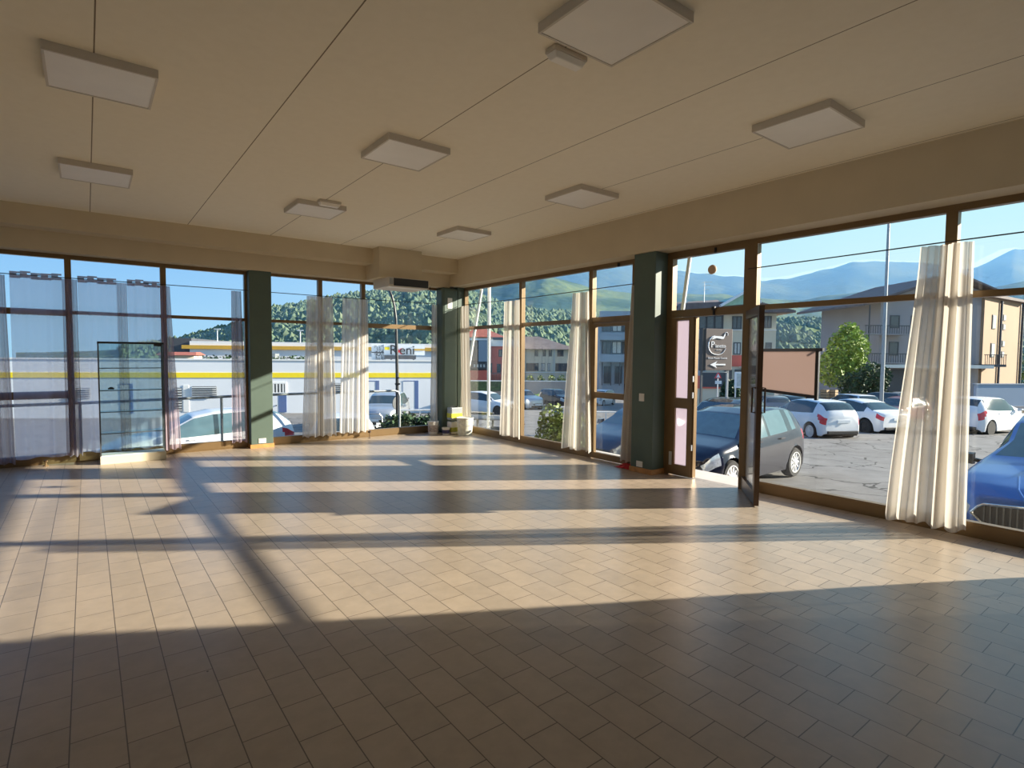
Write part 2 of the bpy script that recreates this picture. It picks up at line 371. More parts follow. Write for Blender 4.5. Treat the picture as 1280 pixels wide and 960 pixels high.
# far front
for k, (a, b) in enumerate([(-1.75, -.175), (-.175, .915), (.915, 2.04), (2.37, 3.2), (3.2, 3.97), (3.97, 5.55), (-3.6, -1.75)]):
    glazing(7 + k, 'B', a, b, tz=(1.985, 2.065) if k in (0, 5) else (2.012, 2.058), rail=(.875, .975) if k == 0 else None, head=2.745 if k < 3 else 2.76)
# closed side door by the pillar (door_3)
d3 = struct(empty('door_3', (XR, 5.35, 0)))
f = MB()
f.box(XR, XR + .07, 4.87, 5.885, 2.76, ZH).box(XR, XR + .07, 4.87, 5.885, 1.985, 2.07).box(XR - .004, XR + .075, 5.845, 5.885, 0, 2.76)
f.box(XR - .004, XR + .075, 4.87, 5.10, .0, 2.76).build('frame', 'bronze', d3)
lf = MB()
lf.box(XR - .02, XR + .03, 5.11, 5.20, .01, 1.98).box(XR - .02, XR + .03, 5.76, 5.84, .01, 1.98)
lf.box(XR - .02, XR + .03, 5.20, 5.76, .01, .10).box(XR - .02, XR + .03, 5.20, 5.76, .90, .985).box(XR - .02, XR + .03, 5.20, 5.76, 1.93, 1.98).build('leaf', 'bronze', d3)
for z0, z1 in ((.10, .90), (.985, 1.93)): MB().box(XR + .002, XR + .008, 5.20, 5.76, z0, z1).build('pane', 'glass', d3)
MB().box(XR + .03, XR + .036, 4.9, 5.845, 2.07, 2.76).build('pane', 'glass', d3)
MB().box(XR - .05, XR - .02, 5.13, 5.17, .95, 1.13).build('door_handle', 'dark_bronze', d3)
# entrance: frame, top light with round vent, fixed leaf (door_2) and the open leaf (door_1)
ent = struct(empty('window_4', (XR, 3.9, 0)))
f = MB().box(XR, XR + .08, 3.37, 4.53, 2.735, ZH).box(XR, XR + .08, 3.37, 4.53, 2.0, 2.09)
f.box(XR - .004, XR + .085, 3.37, 3.475, 0, 2.735).box(XR - .004, XR + .085, 4.44, 4.53, 0, 2.735).build('frame', 'bronze', ent)
g = MB()   # pane with the round hole for the vent
cy, cz, rv = 3.90, 2.545, .048
y0, y1, z0, z1 = 3.475, 4.44, 2.09, 2.735; nn = 32; ring = []; outer = []
for k in range(nn):
    a = 2 * math.pi * (k + .5) / nn; dy, dz = _c(a), _s(a)
    ty = ((y1 if dy > 0 else y0) - cy) / dy if abs(dy) > 1e-6 else 9e9
    tz_ = ((z1 if dz > 0 else z0) - cz) / dz if abs(dz) > 1e-6 else 9e9
    tt = min(ty, tz_); ring.append((XR + .035, cy + rv * dy, cz + rv * dz)); outer.append((XR + .035, cy + tt * dy, cz + tt * dz))
g.add(ring + outer, [(k, (k + 1) % nn, nn + (k + 1) % nn, nn + k) for k in range(nn)])
for (yy, zz) in ((y0, z0), (y1, z0), (y0, z1), (y1, z1)):
    near = sorted(range(nn), key=lambda k: (outer[k][1] - yy) ** 2 + (outer[k][2] - zz) ** 2)[:2]
    g.add([outer[near[0]], outer[near[1]], (XR + .035, yy, zz)], [(0, 1, 2)])
g.build('pane', 'glass', ent)
MT['vent'] = mat('vent_plastic', (.72, .52, .36), .5, var=.1)
v = tag(MB().lathe([(.05, 0), (.056, .012), (.05, .03), (.035, .034), (.034, .024), (.012, .022), (.008, .03)], (XR + .012, cy, cz), 24, 'x').build('round_vent', 'vent', None, True),
        'round beige ventilator set in the glass above the entrance door', 'vent')
lat = MB().box(XR - .03, XR, 3.82, 3.86, 2.06, 2.10).box(XR - .02, XR, 3.83, 3.85, 2.0, 2.06).build('latch', 'black', ent)
MB().box(XR - .02, XR, 3.83, 3.85, 2.73, 2.79).build('latch', 'black', ent)
MB().box(XR - .02, XR, 5.33, 5.36, 2.75, 2.80).build('latch', 'black', d3)
d2 = struct(empty('door_2', (XR, 4.27, 0)))
lf = MB().box(XR - .015, XR + .035, 4.355, 4.44, .01, 1.995).box(XR - .015, XR + .035, 4.105, 4.175, .01, 1.995)
for z0, z1 in ((.01, .145), (.865, .99), (1.96, 1.995)): lf.box(XR - .015, XR + .035, 4.175, 4.355, z0, z1)
lf.box(XR + .0, XR + .06, 4.085, 4.105, .01, 1.995).build('leaf', 'bronze', d2)
for z0, z1 in ((.145, .865), (.99, 1.96)): MB().box(XR + .008, XR + .014, 4.175, 4.355, z0, z1).build('frosted_pane', 'film', d2)
MB().box(XR - .03, XR - .015, 4.385, 4.42, .13, .3).build('bolt', 'steel', d2)
for z in (.35, 1.0, 1.2): MB().box(XR - .022, XR + .0, 4.092, 4.106, z, z + .07).build('hinge', 'steel', d2)
d1 = struct(empty('door_1', (5.965, 3.447, 0)))
far, near_ = Vector((5.965, 3.447, 0)), Vector((5.323, 2.925, 0)); dv = (near_ - far).normalized(); LW = (near_ - far).length
def leaf_bar(mb, u0, u1, z0, z1, th=.05):
    n_ = Vector((-dv.y, dv.x, 0)) * th / 2
    a, b = far + dv * u0, far + dv * u1
    mb.hexa([a - n_ + Vector((0, 0, z0)), b - n_ + Vector((0, 0, z0)), b + n_ + Vector((0, 0, z0)), a + n_ + Vector((0, 0, z0))],
            [a - n_ + Vector((0, 0, z1)), b - n_ + Vector((0, 0, z1)), b + n_ + Vector((0, 0, z1)), a + n_ + Vector((0, 0, z1))])
    return mb
lf = MB(); leaf_bar(lf, 0, .04, .012, 2.02); leaf_bar(lf, LW - .085, LW, .012, 2.02); leaf_bar(lf, .04, LW - .085, .012, .15); leaf_bar(lf, .04, LW - .085, 1.93, 2.02)
lf.build('leaf', 'dark_bronze', d1)
leaf_bar(MB(), .04, LW - .085, .15, 1.93, .008).build('pane', 'glass', d1)
fo = Vector((dv.y, -dv.x, 0)) * -.012
fa, fb = far + dv * .04 + fo, far + dv * (LW - .085) + fo
MB().add([fa + Vector((0, 0, .15)), fb + Vector((0, 0, .15)), fb + Vector((0, 0, 1.93)), fa + Vector((0, 0, 1.93))], [(0, 1, 2, 3)]).build('privacy_film', 'leaf_film', d1)
hp = far + dv * (LW - .045); nrm = Vector((-dv.y, dv.x, 0))
h = MB()
for sgn in (1, -1):
    q = hp + nrm * .06 * sgn
    h.tube([hp + nrm * .026 * sgn + Vector((0, 0, .95)), q + Vector((0, 0, .95)), q + Vector((0, 0, 1.2)), hp + nrm * .026 * sgn + Vector((0, 0, 1.2))], .009, 8)
h.build('door_handle', 'dark_bronze', d1)

# ------------------------------------------------------------------ pillars
p1 = struct(empty('pillar', (5.84, 4.69, 0)))
MB().box(5.68, XR + .08, 4.52, 4.865, 0, ZH).build('shaft', 'green', p1, bevel=.006)
MB().box(5.667, XR + .08, 4.507, 4.878, .0, .065).build('skirting', 'wood', p1)
p2 = struct(empty('pillar', (2.2, 9.65, 0)))
MB().box(2.04, 2.37, 9.47, 9.86, 0, 2.80).build('shaft', 'green', p2, bevel=.006)
MB().box(2.027, 2.383, 9.457, 9.86, 0, .06).build('skirting', 'wood', p2)
p3 = struct(empty('pillar', (5.7, 9.5, 0)))
MB().box(5.43, 5.78, 9.34, 9.62, 0, 2.80).build('shaft', 'green', p3, bevel=.05)
tag(MB().box(5.673, 5.68, 4.66, 4.74, .93, 1.03).box(5.668, 5.673, 4.668, 4.695, .945, 1.015).box(5.668, 5.673, 4.705, 4.732, .945, 1.015).build('light_switch', 'white_plastic'),
    'white double light switch on the green pillar by the entrance', 'switch')
tag(MB().box(5.673, 5.68, 4.665, 4.765, .075, .15).box(5.67, 5.673, 4.68, 4.75, .085, .14).build('power_outlet', 'white_plastic'),
    'white power outlet low on the green pillar beside the red cloth', 'outlet')
tag(MB().box(2.15, 2.26, 9.463, 9.47, .075, .15).box(2.165, 2.245, 9.46, 9.463, .085, .14).build('power_outlet', 'white_plastic'),
    'white power outlet low on the sunlit green pillar between the far windows', 'outlet')
tag(MB().box(5.54, 5.64, 9.333, 9.339, 2.40, 2.60).build('paper_notice', 'white'), 'white sheet of paper taped high on the dark corner pillar', 'notice')

# ------------------------------------------------------------------ ceiling lights, emergency lamps, air curtain
def ceiling_light(x, y, label):
    r = thing('ceiling_light', label, 'ceiling light', (x, y, ZC), 'square ceiling light panels'); a, h = .29, .055
    m = MB().box(x - a, x + a, y - a, y - a + .014, ZC - h, ZC).box(x - a, x + a, y + a - .014, y + a, ZC - h, ZC)
    m.box(x - a, x - a + .014, y - a + .014, y + a - .014, ZC - h, ZC).box(x + a - .014, x + a, y - a + .014, y + a - .014, ZC - h, ZC).build('frame', 'lamp_frame', r)
    MB().box(x - a + .014, x + a - .014, y - a + .014, y + a - .014, ZC - h + .004, ZC - .01).build('diffuser', 'diffuser', r)
    return r
LX = (.12, 2.29, 4.46); LY = (2.13, 4.60, 7.06)
for x, y, l in [(LX[0], LY[1], 'larger of the two square ceiling panels above the lilac curtain side'),
                (LX[0], LY[2], 'smaller square ceiling panel in front of the beam over the glass cabinet'),
                (LX[1], LY[0], 'largest square ceiling panel, cut by the top of the photo beside an emergency lamp'),
                (LX[1], LY[1], 'square ceiling panel in mid-ceiling, halfway along the middle joint'),
                (LX[1], LY[2], 'square ceiling panel with a small emergency lamp touching its edge'),
                (LX[2], LY[0], 'square ceiling panel above the big window beside the open door'),
                (LX[2], LY[1], 'square ceiling panel above the pillar by the entrance'),
                (LX[2], LY[2], 'smallest square ceiling panel, above the corner with the buckets')]:
    ceiling_light(x, y, l)
def emergency(x, y, label):
    r = thing('emergency_light', label, 'emergency light', (x, y, ZC))
    MB().box(x - .13, x + .13, y - .05, y + .05, ZC - .03, ZC).build('housing', 'lamp_frame', r, bevel=.008)
    MB().hexa([(x - .125, y - .045, ZC - .03), (x + .125, y - .045, ZC - .03), (x + .125, y + .045, ZC - .03), (x - .125, y + .045, ZC - .03)],
              [(x - .105, y - .03, ZC - .065), (x + .105, y - .03, ZC - .065), (x + .105, y + .03, ZC - .065), (x - .105, y + .03, ZC - .065)]).build('cover', 'diffuser', r, bevel=.006)
emergency(2.33, 2.55, 'white emergency lamp beside the largest ceiling panel')
emergency(2.33, 6.66, 'small white emergency lamp beyond the mid-ceiling panels')
o = MB().box(3.93, 4.72, 8.85, 9.42, 2.80, ZC).build('trim_4', 'beam'); struct(o)
ac = thing('air_curtain', 'grey air curtain unit hung below the beam near the corner', 'air curtain', (4.38, 8.9, 2.64))
MB().box(4.03, 4.78, 8.70, 9.34, 2.645, 2.80).build('casing', 'lamp_frame', ac, bevel=.008)
MB().box(4.12, 4.765, 8.688, 8.70, 2.66, 2.785).build('intake_grille', 'black', ac)
MB().box(4.045, 4.105, 8.69, 8.70, 2.68, 2.78).build('control_plate', 'grey', ac)
MB().box(4.05, 4.76, 8.72, 8.86, 2.638, 2.645).build('outlet_slot', 'white_plastic', ac)
MB().tube([(5.25, 9.5, 2.80), (5.25, 9.5, 2.55), (5.26, 9.47, 2.53)], .006, 6).build('hanging_cable', 'black').name = 'hanging_cable'
tag(bpy.data.objects['hanging_cable'], 'short black cable hanging from the beam beside the corner pillar', 'cable')

# ------------------------------------------------------------------ curtains
def curtain(name, label, axis, at_, top, bot, z0, z1, m, folds, amp=.03, depth=0., group=None, header=False, seed=0, hem=.015, parent=None, puddle=0.):
    """a gathered cloth: `top` and `bot` give its extent along the wall, folds run down it"""
    rnd = random.Random(seed); nu, nv = max(60, folds * 16), 24; mb = MB()
    hs = [(folds * q, rnd.uniform(0, 6.3), w_) for q, w_ in ((.37, .55), (1.0, .75), (1.63, .45), (2.6, .20))]
    V = []
    for j in range(nv + 1):
        t = j / nv; z = z1 + (z0 - z1) * t; e = sm(0, 1, t) * .4 + .6 * t
        a = top[0] + (bot[0] - top[0]) * e; b = top[1] + (bot[1] - top[1]) * e
        for i in range(nu + 1):
            u = i / nu; g = .5 + .5 * noise.noise((u * folds * .7 + seed * 3.1, seed * 1.3, t * .6))
            off = amp * (.45 + .9 * g) * sum(w_ * math.sin(2 * math.pi * f_ * u + p_ + .35 * t * f_ / folds) for f_, p_, w_ in hs) * (.6 + .5 * t)
            uu = a + (b - a) * (u + .012 * math.sin(2 * math.pi * folds * 1.3 * u + hs[1][1]))
            zz = z + (hem * math.sin(2 * math.pi * folds * .8 * u + hs[0][1]) if j == nv else 0)
            d = at_ + off
            V.append((d, uu, zz) if axis == 'R' else (uu, d, zz))
    F = [(j * (nu + 1) + i, j * (nu + 1) + i + 1, (j + 1) * (nu + 1) + i + 1, (j + 1) * (nu + 1) + i) for j in range(nv) for i in range(nu)]
    mb.add(V, F)
    if parent is None:
        o = tag(mb.build(name, m, None, True), label, 'curtain', group)
    else:
        o = mb.build(name, m, parent, True)
    return o
WX, WY = 5.84, 9.55        # the planes the curtains hang in
WG = 'white voile curtains tied back along the windows'
ZT = 2.474
curtain('voile_curtain', 'white voile curtain filling the corner beside the dark pillar, facing the far window', 'B', WY, (5.31, 5.47), (5.28, 5.50), .10, ZT, 'white_sheer', 3, .03, group=WG, seed=1)
curtain('voile_curtain', 'white voile curtain between the second and third panes after the sunlit pillar, the wider bunch', 'B', WY, (2.95, 3.39), (2.86, 3.44), .10, ZT, 'white_sheer', 6, .035, group=WG, seed=2)
curtain('voile_curtain', 'white voile curtain under the air curtain unit, hanging beside the lamp post view', 'B', WY, (3.56, 4.02), (3.49, 4.02), .12, ZT, 'white_sheer2', 5, .035, group=WG, seed=3)
curtain('voile_curtain', 'bright sunlit white voile behind the big white bucket', 'R', WX, (9.08, 9.50), (9.0, 9.40), .10, ZT - .02, 'white_dense', 4, .03, group=WG, seed=4)
curtain('voile_curtain', 'white voile curtain between the leaning pole and the bush outside', 'R', WX, (7.45, 7.92), (7.40, 8.03), .10, ZT - .03, 'white_sheer', 4, .045, group=WG, seed=5)
curtain('voile_curtain', 'white voile curtain at the hinge side of the closed side door', 'R', WX, (5.84, 6.15), (5.74, 6.32), .10, ZT - .03, 'white_sheer', 5, .04, group=WG, seed=6)
curtain('voile_curtain', 'narrow white voile tucked against the entrance pillar above the red cloth', 'R', WX, (4.89, 5.05), (4.89, 5.21), .065, ZT - .02, 'white_sheer', 3, .03, group=WG, seed=7)
curtain('voile_curtain', 'large white voile curtain hanging in front of the blue car', 'R', WX - .03, (1.40, 1.77), (1.37, 1.96), .05, ZT, 'white_sheer', 5, .045, group=WG, seed=8)
curtain('voile_curtain', 'white voile curtain hung past the blue car where the solid wall begins', 'R', WX, (-.32, -.16), (-.32, .42), .05, ZT, 'white_dense', 5, .04, group=WG, seed=9)
def lilac(label, top, bot, z0, m, folds, amp, seed, header=None):
    r = thing('lilac_curtain', label, 'curtain', ((top[0] + top[1]) / 2, WY, z0), 'lilac sheer curtains on the far windows')
    curtain('cloth', '', 'B', WY, top, bot, z0, 2.47, m, folds, amp, seed=seed, parent=r)
    if header:   # doubled heading band with square gaps where the cable passes
        h = MB(); a, b = header; n = max(2, round((b - a) / .11)); st = (b - a) / n
        for i in range(n):
            x = a + st * i; zz = 2.49 + .008 * math.sin(i * 1.9); q = WY - .012 * (1 if i % 2 else -1)
            h.box(x, x + st, q - .002, q + .002, zz + .012, zz + .035).box(x, x + st, q - .002, q + .002, zz - .05, zz - .012).box(x, x + st - .034, q - .002, q + .002, zz - .012, zz + .012)
        h.build('heading', 'lilac_dense', r)
        e = MB()
        for i in range(n):
            x = a + st * (i + 1) - .017; zz = 2.495 + .008 * math.sin(i * 1.9)
            e.lathe([(.016, -.004), (.021, -.004), (.021, .004), (.016, .004)], (x, WY - .015, zz), 12, 'y')
    return r
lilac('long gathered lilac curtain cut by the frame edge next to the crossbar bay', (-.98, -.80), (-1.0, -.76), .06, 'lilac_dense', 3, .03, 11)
lilac('lilac sheer spread flat across the bay with the crossbar door frame', (-.752, -.24), (-.752, -.245), .11, 'lilac', 2, .022, 12, (-.757, -.24))
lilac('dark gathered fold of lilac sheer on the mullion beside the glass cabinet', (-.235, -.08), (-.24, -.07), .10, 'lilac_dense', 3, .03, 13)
lilac('lilac sheer hanging flat behind the glass cabinet', (-.072, .352), (-.065, .355), .13, 'lilac', 2, .018, 14, (-.075, .352))
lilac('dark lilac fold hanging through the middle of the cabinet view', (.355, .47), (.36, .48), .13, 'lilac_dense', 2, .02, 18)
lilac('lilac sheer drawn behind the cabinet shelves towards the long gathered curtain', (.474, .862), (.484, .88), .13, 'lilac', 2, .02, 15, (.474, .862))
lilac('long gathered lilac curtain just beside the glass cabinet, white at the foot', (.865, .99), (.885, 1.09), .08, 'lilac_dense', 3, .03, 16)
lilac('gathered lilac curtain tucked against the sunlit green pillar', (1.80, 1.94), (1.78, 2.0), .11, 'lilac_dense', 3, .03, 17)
tag(MB().tube([(-3.5, WY, 2.49), (-.2, WY, 2.485), (2.04, WY, 2.49)], .006, 6).build('curtain_cable', 'black'), 'thin dark cable carrying the lilac curtains', 'curtain cable')
tag(MB().tube([(2.37, WY, 2.487), (3.9, WY, 2.484), (5.45, WY, 2.49)], .006, 6).build('curtain_cable', 'black'), 'thin dark cable over the far windows under the air curtain', 'curtain cable')
tag(MB().tube([(WX, 9.3, 2.475), (WX, 7.0, 2.462), (WX, 4.87, 2.475)], .006, 6).build('curtain_cable', 'black'), 'thin dark cable from the corner to the entrance pillar', 'curtain cable')
tag(MB().tube([(WX + .03, 3.40, 2.485), (WX - .03, 1.6, 2.492), (WX, -.35, 2.5)], .006, 6).build('curtain_cable', 'black'), 'thin dark cable across the big window beside the open door', 'curtain cable')

# ------------------------------------------------------------------ glass cabinet
gc = thing('display_cabinet', 'empty glass display cabinet on a cream base before the lilac curtains', 'display cabinet', (.5, 9.4, 0))
cx0, cx1, cy0, cy1 = .115, .865, 9.20, 9.47
MT['cream_lam'] = mat('cream_laminate', (.74, .66, .50), .5, var=.03)
MB().box(cx0, cx1, cy0, cy1, 0, .105).build('base', 'cream_lam', gc)
MB().box(cx0 + .01, cx1 - .01, cy0 + .01, cy1 - .01, .105, .118).build('floor_board', 'white_plastic', gc)
for (x, y) in ((cx0 + .008, cy0 + .008), (cx1 - .008, cy0 + .008), (cx0 + .008, cy1 - .008), (cx1 - .008, cy1 - .008)):
    MB().box(x - .007, x + .007, y - .007, y + .007, .118, 1.62).build('post', 'dark_grey', gc)
MB().box(cx0, cx1, cy0, cy1, 1.62, 1.645).build('top', 'black', gc)
for z in (.41, .70, .99, 1.29):
    MB().box(cx0 + .014, cx1 - .014, cy0 + .004, cy1 - .004, z - .005, z + .004).build('shelf', 'vitrine_glass', gc)
    MB().box(cx0 + .012, cx1 - .012, cy0 - .002, cy0 + .004, z - .006, z + .005).build('shelf_edge', 'dark_grey', gc)
for (a, b, c, d) in ((cx0, cx1, cy1 - .004, cy1), (cx0, cx1, cy0, cy0 + .004)): MB().box(a + .016, b - .016, c, d, .118, 1.62).build('glass_panel', 'vitrine_glass', gc)
for x in (cx0 + .001, cx1 - .005): MB().box(x, x + .004, cy0 + .016, cy1 - .016, .118, 1.62).build('glass_panel', 'vitrine_glass', gc)
MB().box(cx1 - .12, cx1 - .03, cy0 - .004, cy0, 1.59, 1.62).build('lock', 'black', gc)
tag(MB().box(.22, .29, 9.30, 9.35, 1.0, 1.02).box(.235, .275, 9.305, 9.345, 1.02, 1.03).build('small_black_box', 'black', None, bevel=.003), 'small black box lying on a shelf of the glass cabinet', 'box')
# wire clip and door stops on the floor along the far windows
tag(MB().lathe([(.03, 0), (.032, .01), (.012, .02), (.010, .05), (.022, .055), (.022, .075), (.014, .082)], (-.46, 9.5, 0), 14).build('door_stop', 'bronze', None, True), 'brass door stop on the floor below the crossbar bay', 'door stop')
tag(MB().lathe([(.02, 0), (.02, .005), (.006, .01), (.006, .09), (.03, .10), (.03, .125), (.015, .135)], (4.02, 9.5, 0), 14).build('door_stop', 'dark_bronze', None, True), 'small dark door stop standing below the air curtain unit', 'door stop')

# ------------------------------------------------------------------ buckets in the corner
def bucket(x, y, r, h, body, name, label, band=None, handle=True, lid=True):
    t = thing(name, label, 'bucket', (x, y, 0), 'paint buckets and tins in the corner')
    MB().lathe([(r * .86, 0), (r * .97, h * .8), (r * 1.0, h * .86), (r * 1.0, h * .9), (r * .98, h * .92), (r * .985, h * .96)], (x, y, 0), 28).build('body', body, t, True)
    if lid: MB().lathe([(r * 1.03, h * .93), (r * 1.05, h * .95), (r * 1.05, h), (r * .98, h), (r * .96, h * .97)], (x, y, 0), 28).build('lid', 'white_plastic', t, True)
    if band: MB().lathe([(r * .90 + .001, h * .2), (r * .955 + .001, h * .7)], (x, y, 0), 28).build('wrapper', band, t, True)
    if handle:
        pts = [(x + r * 1.03 * _c(a) * _c(.7), y + r * 1.03 * _c(a) * _s(-.7) - .01, h * .8 - r * .9 * _s(a)) for a in [math.pi * k / 10 for k in range(11)]]
        pts = [(x + (r + .012) * _c(math.pi * k / 10), y - (r + .012) * _s(math.pi * k / 10), h * .82 - .5 * r * _s(math.pi * k / 10)) for k in range(11)]
        MB().tube(pts, .003, 6).build('handle', 'steel', t)
    return t
MT['label_beige'] = mat('mottled_label', (.48, .40, .36), .6, var=.5, scale=40)
MT['indigo'] = mat('indigo_plastic', (.05, .05, .14), .5, var=.1)
MT['olive'] = mat('olive_print', (.42, .42, .07), .55, var=.35, scale=18)
MT['lime'] = mat('lime_band', (.62, .60, .03), .5, var=.1)
MT['stain'] = mat('splattered_white', (.78, .77, .66), .55, var=.18, scale=22)
bucket(5.24, 9.36, .105, .24, 'white_plastic', 'paint_bucket', 'white paint bucket with brown wrapper at the foot of the corner curtain', 'label_beige')
bucket(5.385, 9.13, .075, .135, 'white_plastic', 'paint_tub', 'small white tub with dark indigo wrapper between the two buckets', 'indigo', False)
def bag(x, y, z, w, d, h, m1, m2, label):
    t = thing('paint_can', label, 'paint can', (x, y, z), 'paint buckets and tins in the corner')
    MB().box(x - w / 2, x + w / 2, y - d / 2, y + d / 2, z, z + h).build('can_body', m1, t, bevel=.012)
    MB().box(x - w / 2 - .002, x + w / 2 + .002, y - d / 2 - .002, y + d / 2 + .002, z + h * .18, z + h * .55).build('wrapper', m2, t, bevel=.006)
    MB().lathe([(.03, 0), (.03, .018), (.022, .022)], (x + .05, y, z + h), 14).build('screw_cap', 'black', t, True)
    MB().tube([(x - .1, y, z + h), (x - .1, y, z + h + .025), (x - .01, y, z + h + .025), (x - .01, y, z + h)], .006, 6).build('handle', 'black', t)
bag(5.60, 9.17, 0, .24, .17, .235, 'white_plastic', 'olive', 'square white can printed olive green under the grey can in the corner')
bag(5.60, 9.17, .265, .24, .17, .24, 'grey', 'lime', 'square grey can with lime yellow band stacked on the olive printed can')
bucket(5.665, 8.90, .155, .33, 'stain', 'paint_bucket', 'large splattered white bucket standing in front of the stacked cans')
# red cloth by the pillar
rc = MB(); rnd = random.Random(3); n = 14
V = []
for i in range(n + 1):
    for j in range(n + 1):
        u, v_ = i / n - .5, j / n - .5; e = max(0, 1 - (u * u + v_ * v_) * 4)
        V.append((5.79 + u * .2 + .02 * noise.noise((u * 6, v_ * 6, 1)), 5.03 + v_ * .26 + .02 * noise.noise((u * 5, v_ * 5, 4)), .006 + .06 * e * (.6 + .8 * abs(noise.noise((u * 7, v_ * 7, 2))))))
rc.add(V, [(i * (n + 1) + j, (i + 1) * (n + 1) + j, (i + 1) * (n + 1) + j + 1, i * (n + 1) + j + 1) for i in range(n) for j in range(n)])
MT['red'] = mat('red_cloth', (.55, .03, .035), .85, var=.2)
o = tag(rc.build('red_cloth', 'red', None, True), 'crumpled red cloth on the floor against the entrance pillar', 'cloth')
so = o.modifiers.new('thick', 'SOLIDIFY'); so.thickness = .004; so.offset = 1
# framed sheet hung on the big window next to the open leaf
fp = thing('framed_panel', 'faded pink panel in a dark frame hung on the window behind the open door', 'panel', (5.86, 2.95, 1.2))
A, B = Vector((5.895, 3.31, 0)), Vector((5.75, 2.56, 0)); dd = (B - A).normalized(); zt, zb0, zb1 = 1.585, 1.155, 1.115
def pz(u, z): return A + (B - A) * u + Vector((0, 0, z))
nn_ = Vector((-dd.y, dd.x, 0)) * .012
MB().prism([pz(0, zb0), pz(1, zb1), pz(1, zt), pz(0, zt)], nn_ * .5).build('sheet', 'panel', fp)
MB().bar(pz(0, zt), pz(1.06, zt), .03, .03).bar(pz(0, zb0), pz(1.0, zb1), .025, .03).bar(pz(.985, zb1 - .03), pz(.985, zt), .03, .035).bar(pz(0.01, zb0), pz(.01, zt), .025, .03).build('frame', 'black', fp)
MB().bar(pz(.03, zt), pz(.03, zt) + Vector((XR - pz(.03, 0).x, 0, .01)), .02, .02).build('bracket', 'black', fp)
MB().bar(pz(.985, zt), Vector((XR, pz(.985, 0).y + .02, zt)), .015, .015).build('bracket', 'black', fp)

# ================================================================== OUTSIDE: ground and hills
gm = MB(); NX, NY = 60, 60
gx = [-70 + (6.5 + 70) * i / 20 for i in range(21)] + [6.5 + (175 - 6.5) * (i / 45) ** 1.3 for i in range(1, 46)]
gy = [-40 + (10.3 + 40) * i / 12 for i in range(13)] + [10.3 + (190 - 10.3) * (i / 45) ** 1.3 for i in range(1, 46)]
gm.add([(x, y, gz(x, y)) for x in gx for y in gy],
       [(i * len(gy) + j, (i + 1) * len(gy) + j, (i + 1) * len(gy) + j + 1, i * len(gy) + j + 1) for i in range(len(gx) - 1) for j in range(len(gy) - 1) if not (gx[i + 1] < 6.51 and gy[j + 1] < 10.31)])
o = gm.build('parking_lot', asphalt_mat(), None, True); struct(o)

def hill(name, prof, d0, dr, d1, m, rough, seed, px0, px1, base=-8., n=200, k=34, cast=True):
    """a long hill whose crest stands `dr` metres deep and meets the skyline table `prof` (picture column, row)"""
    mb = MB(); V = []
    for i in range(n + 1):
        px = px0 + (px1 - px0) * i / n; top = interp(prof, px)
        crest = at(px, top, dr)
        for j in range(k + 1):
            t = j / k; d = d0 + (d1 - d0) * t; q = at(px, 446, d)
            tc = (dr - d0) / (d1 - d0)
            h = sm(0, 1, t / tc) if t < tc else 1 - .5 * sm(0, 1, (t - tc) / (1 - tc))
            h = h * .6 + .4 * min(1, t / tc) if t < tc else h
            f = noise.fractal((q.x / rough + seed, q.y / rough, seed * 1.7), 1.0, 2.0, 6)
            env = min(1, t / tc * 3) * (1 - .75 * max(0, 1 - abs(t - tc) * 5))
            z = base + (crest.z - base) * h + f * (crest.z - base) * .16 * env
            z += (crest.z - base) * .02 * noise.noise((q.x / rough * 9, q.y / rough * 9, seed))
            V.append((q.x, q.y, z))
    mb.add(V, [(i * (k + 1) + j, (i + 1) * (k + 1) + j, (i + 1) * (k + 1) + j + 1, i * (k + 1) + j + 1) for i in range(n) for j in range(k)])
    o = mb.build(name, m, None, True, fix=False); struct(o); return o
forest = hill_mat('wooded_hill', [(.28, (0.048, 0.077, 0.052)), (.42, (0.072, 0.110, 0.065)), (.56, (0.108, 0.154, 0.078)), (.62, (0.192, 0.242, 0.104)), (.74, (0.072, 0.121, 0.065))], .03, .35, 1.5)
meadow = hill_mat('meadow_hill', [(.25, (0.031, 0.060, 0.035)), (.45, (0.056, 0.096, 0.042)), (.55, (0.136, 0.180, 0.070)), (.66, (0.087, 0.132, 0.056)), (.8, (0.043, 0.078, 0.042))], .012, .3, 3.)
mount = hill_mat('mountain_woods', [(.25, (0.025, 0.043, 0.036)), (.48, (0.045, 0.072, 0.042)), (.6, (0.095, 0.120, 0.066)), (.75, (0.040, 0.062, 0.042))], .006, .3, 6.)
H1 = [(60, 441), (150, 437), (225, 427), (262, 417), (300, 407), (340, 388), (400, 376), (430, 370), (455, 366), (480, 360), (520, 354), (560, 356), (600, 372), (640, 386), (700, 392), (760, 398), (800, 402), (900, 408), (1000, 402), (1100, 408), (1280, 412), (1400, 415)]
hill('hill', H1, 150, 330, 480, forest, 90, 3.1, 20, 1420)
hill('hill', [(430, 420), (520, 380), (560, 366), (600, 358), (680, 352), (740, 362), (800, 366), (900, 366), (1000, 374), (1068, 366), (1140, 368), (1200, 372), (1280, 352), (1400, 356)],
     420, 850, 1100, meadow, 240, 8.4, 430, 1430, -10)
H3 = [(440, 400), (500, 360), (560, 344), (600, 334), (650, 327), (700, 324), (750, 327), (795, 333), (848, 341), (870, 345), (900, 348), (935, 348), (950, 352), (980, 350), (1000, 345), (1040, 337), (1060, 331), (1085, 328), (1120, 330), (1160, 331), (1200, 338), (1215, 334), (1240, 321), (1260, 312), (1280, 316), (1350, 326), (1450, 340)]
hill('mountain', H3, 1050, 1900, 2500, mount, 620, 5.2, 430, 1450, -10)
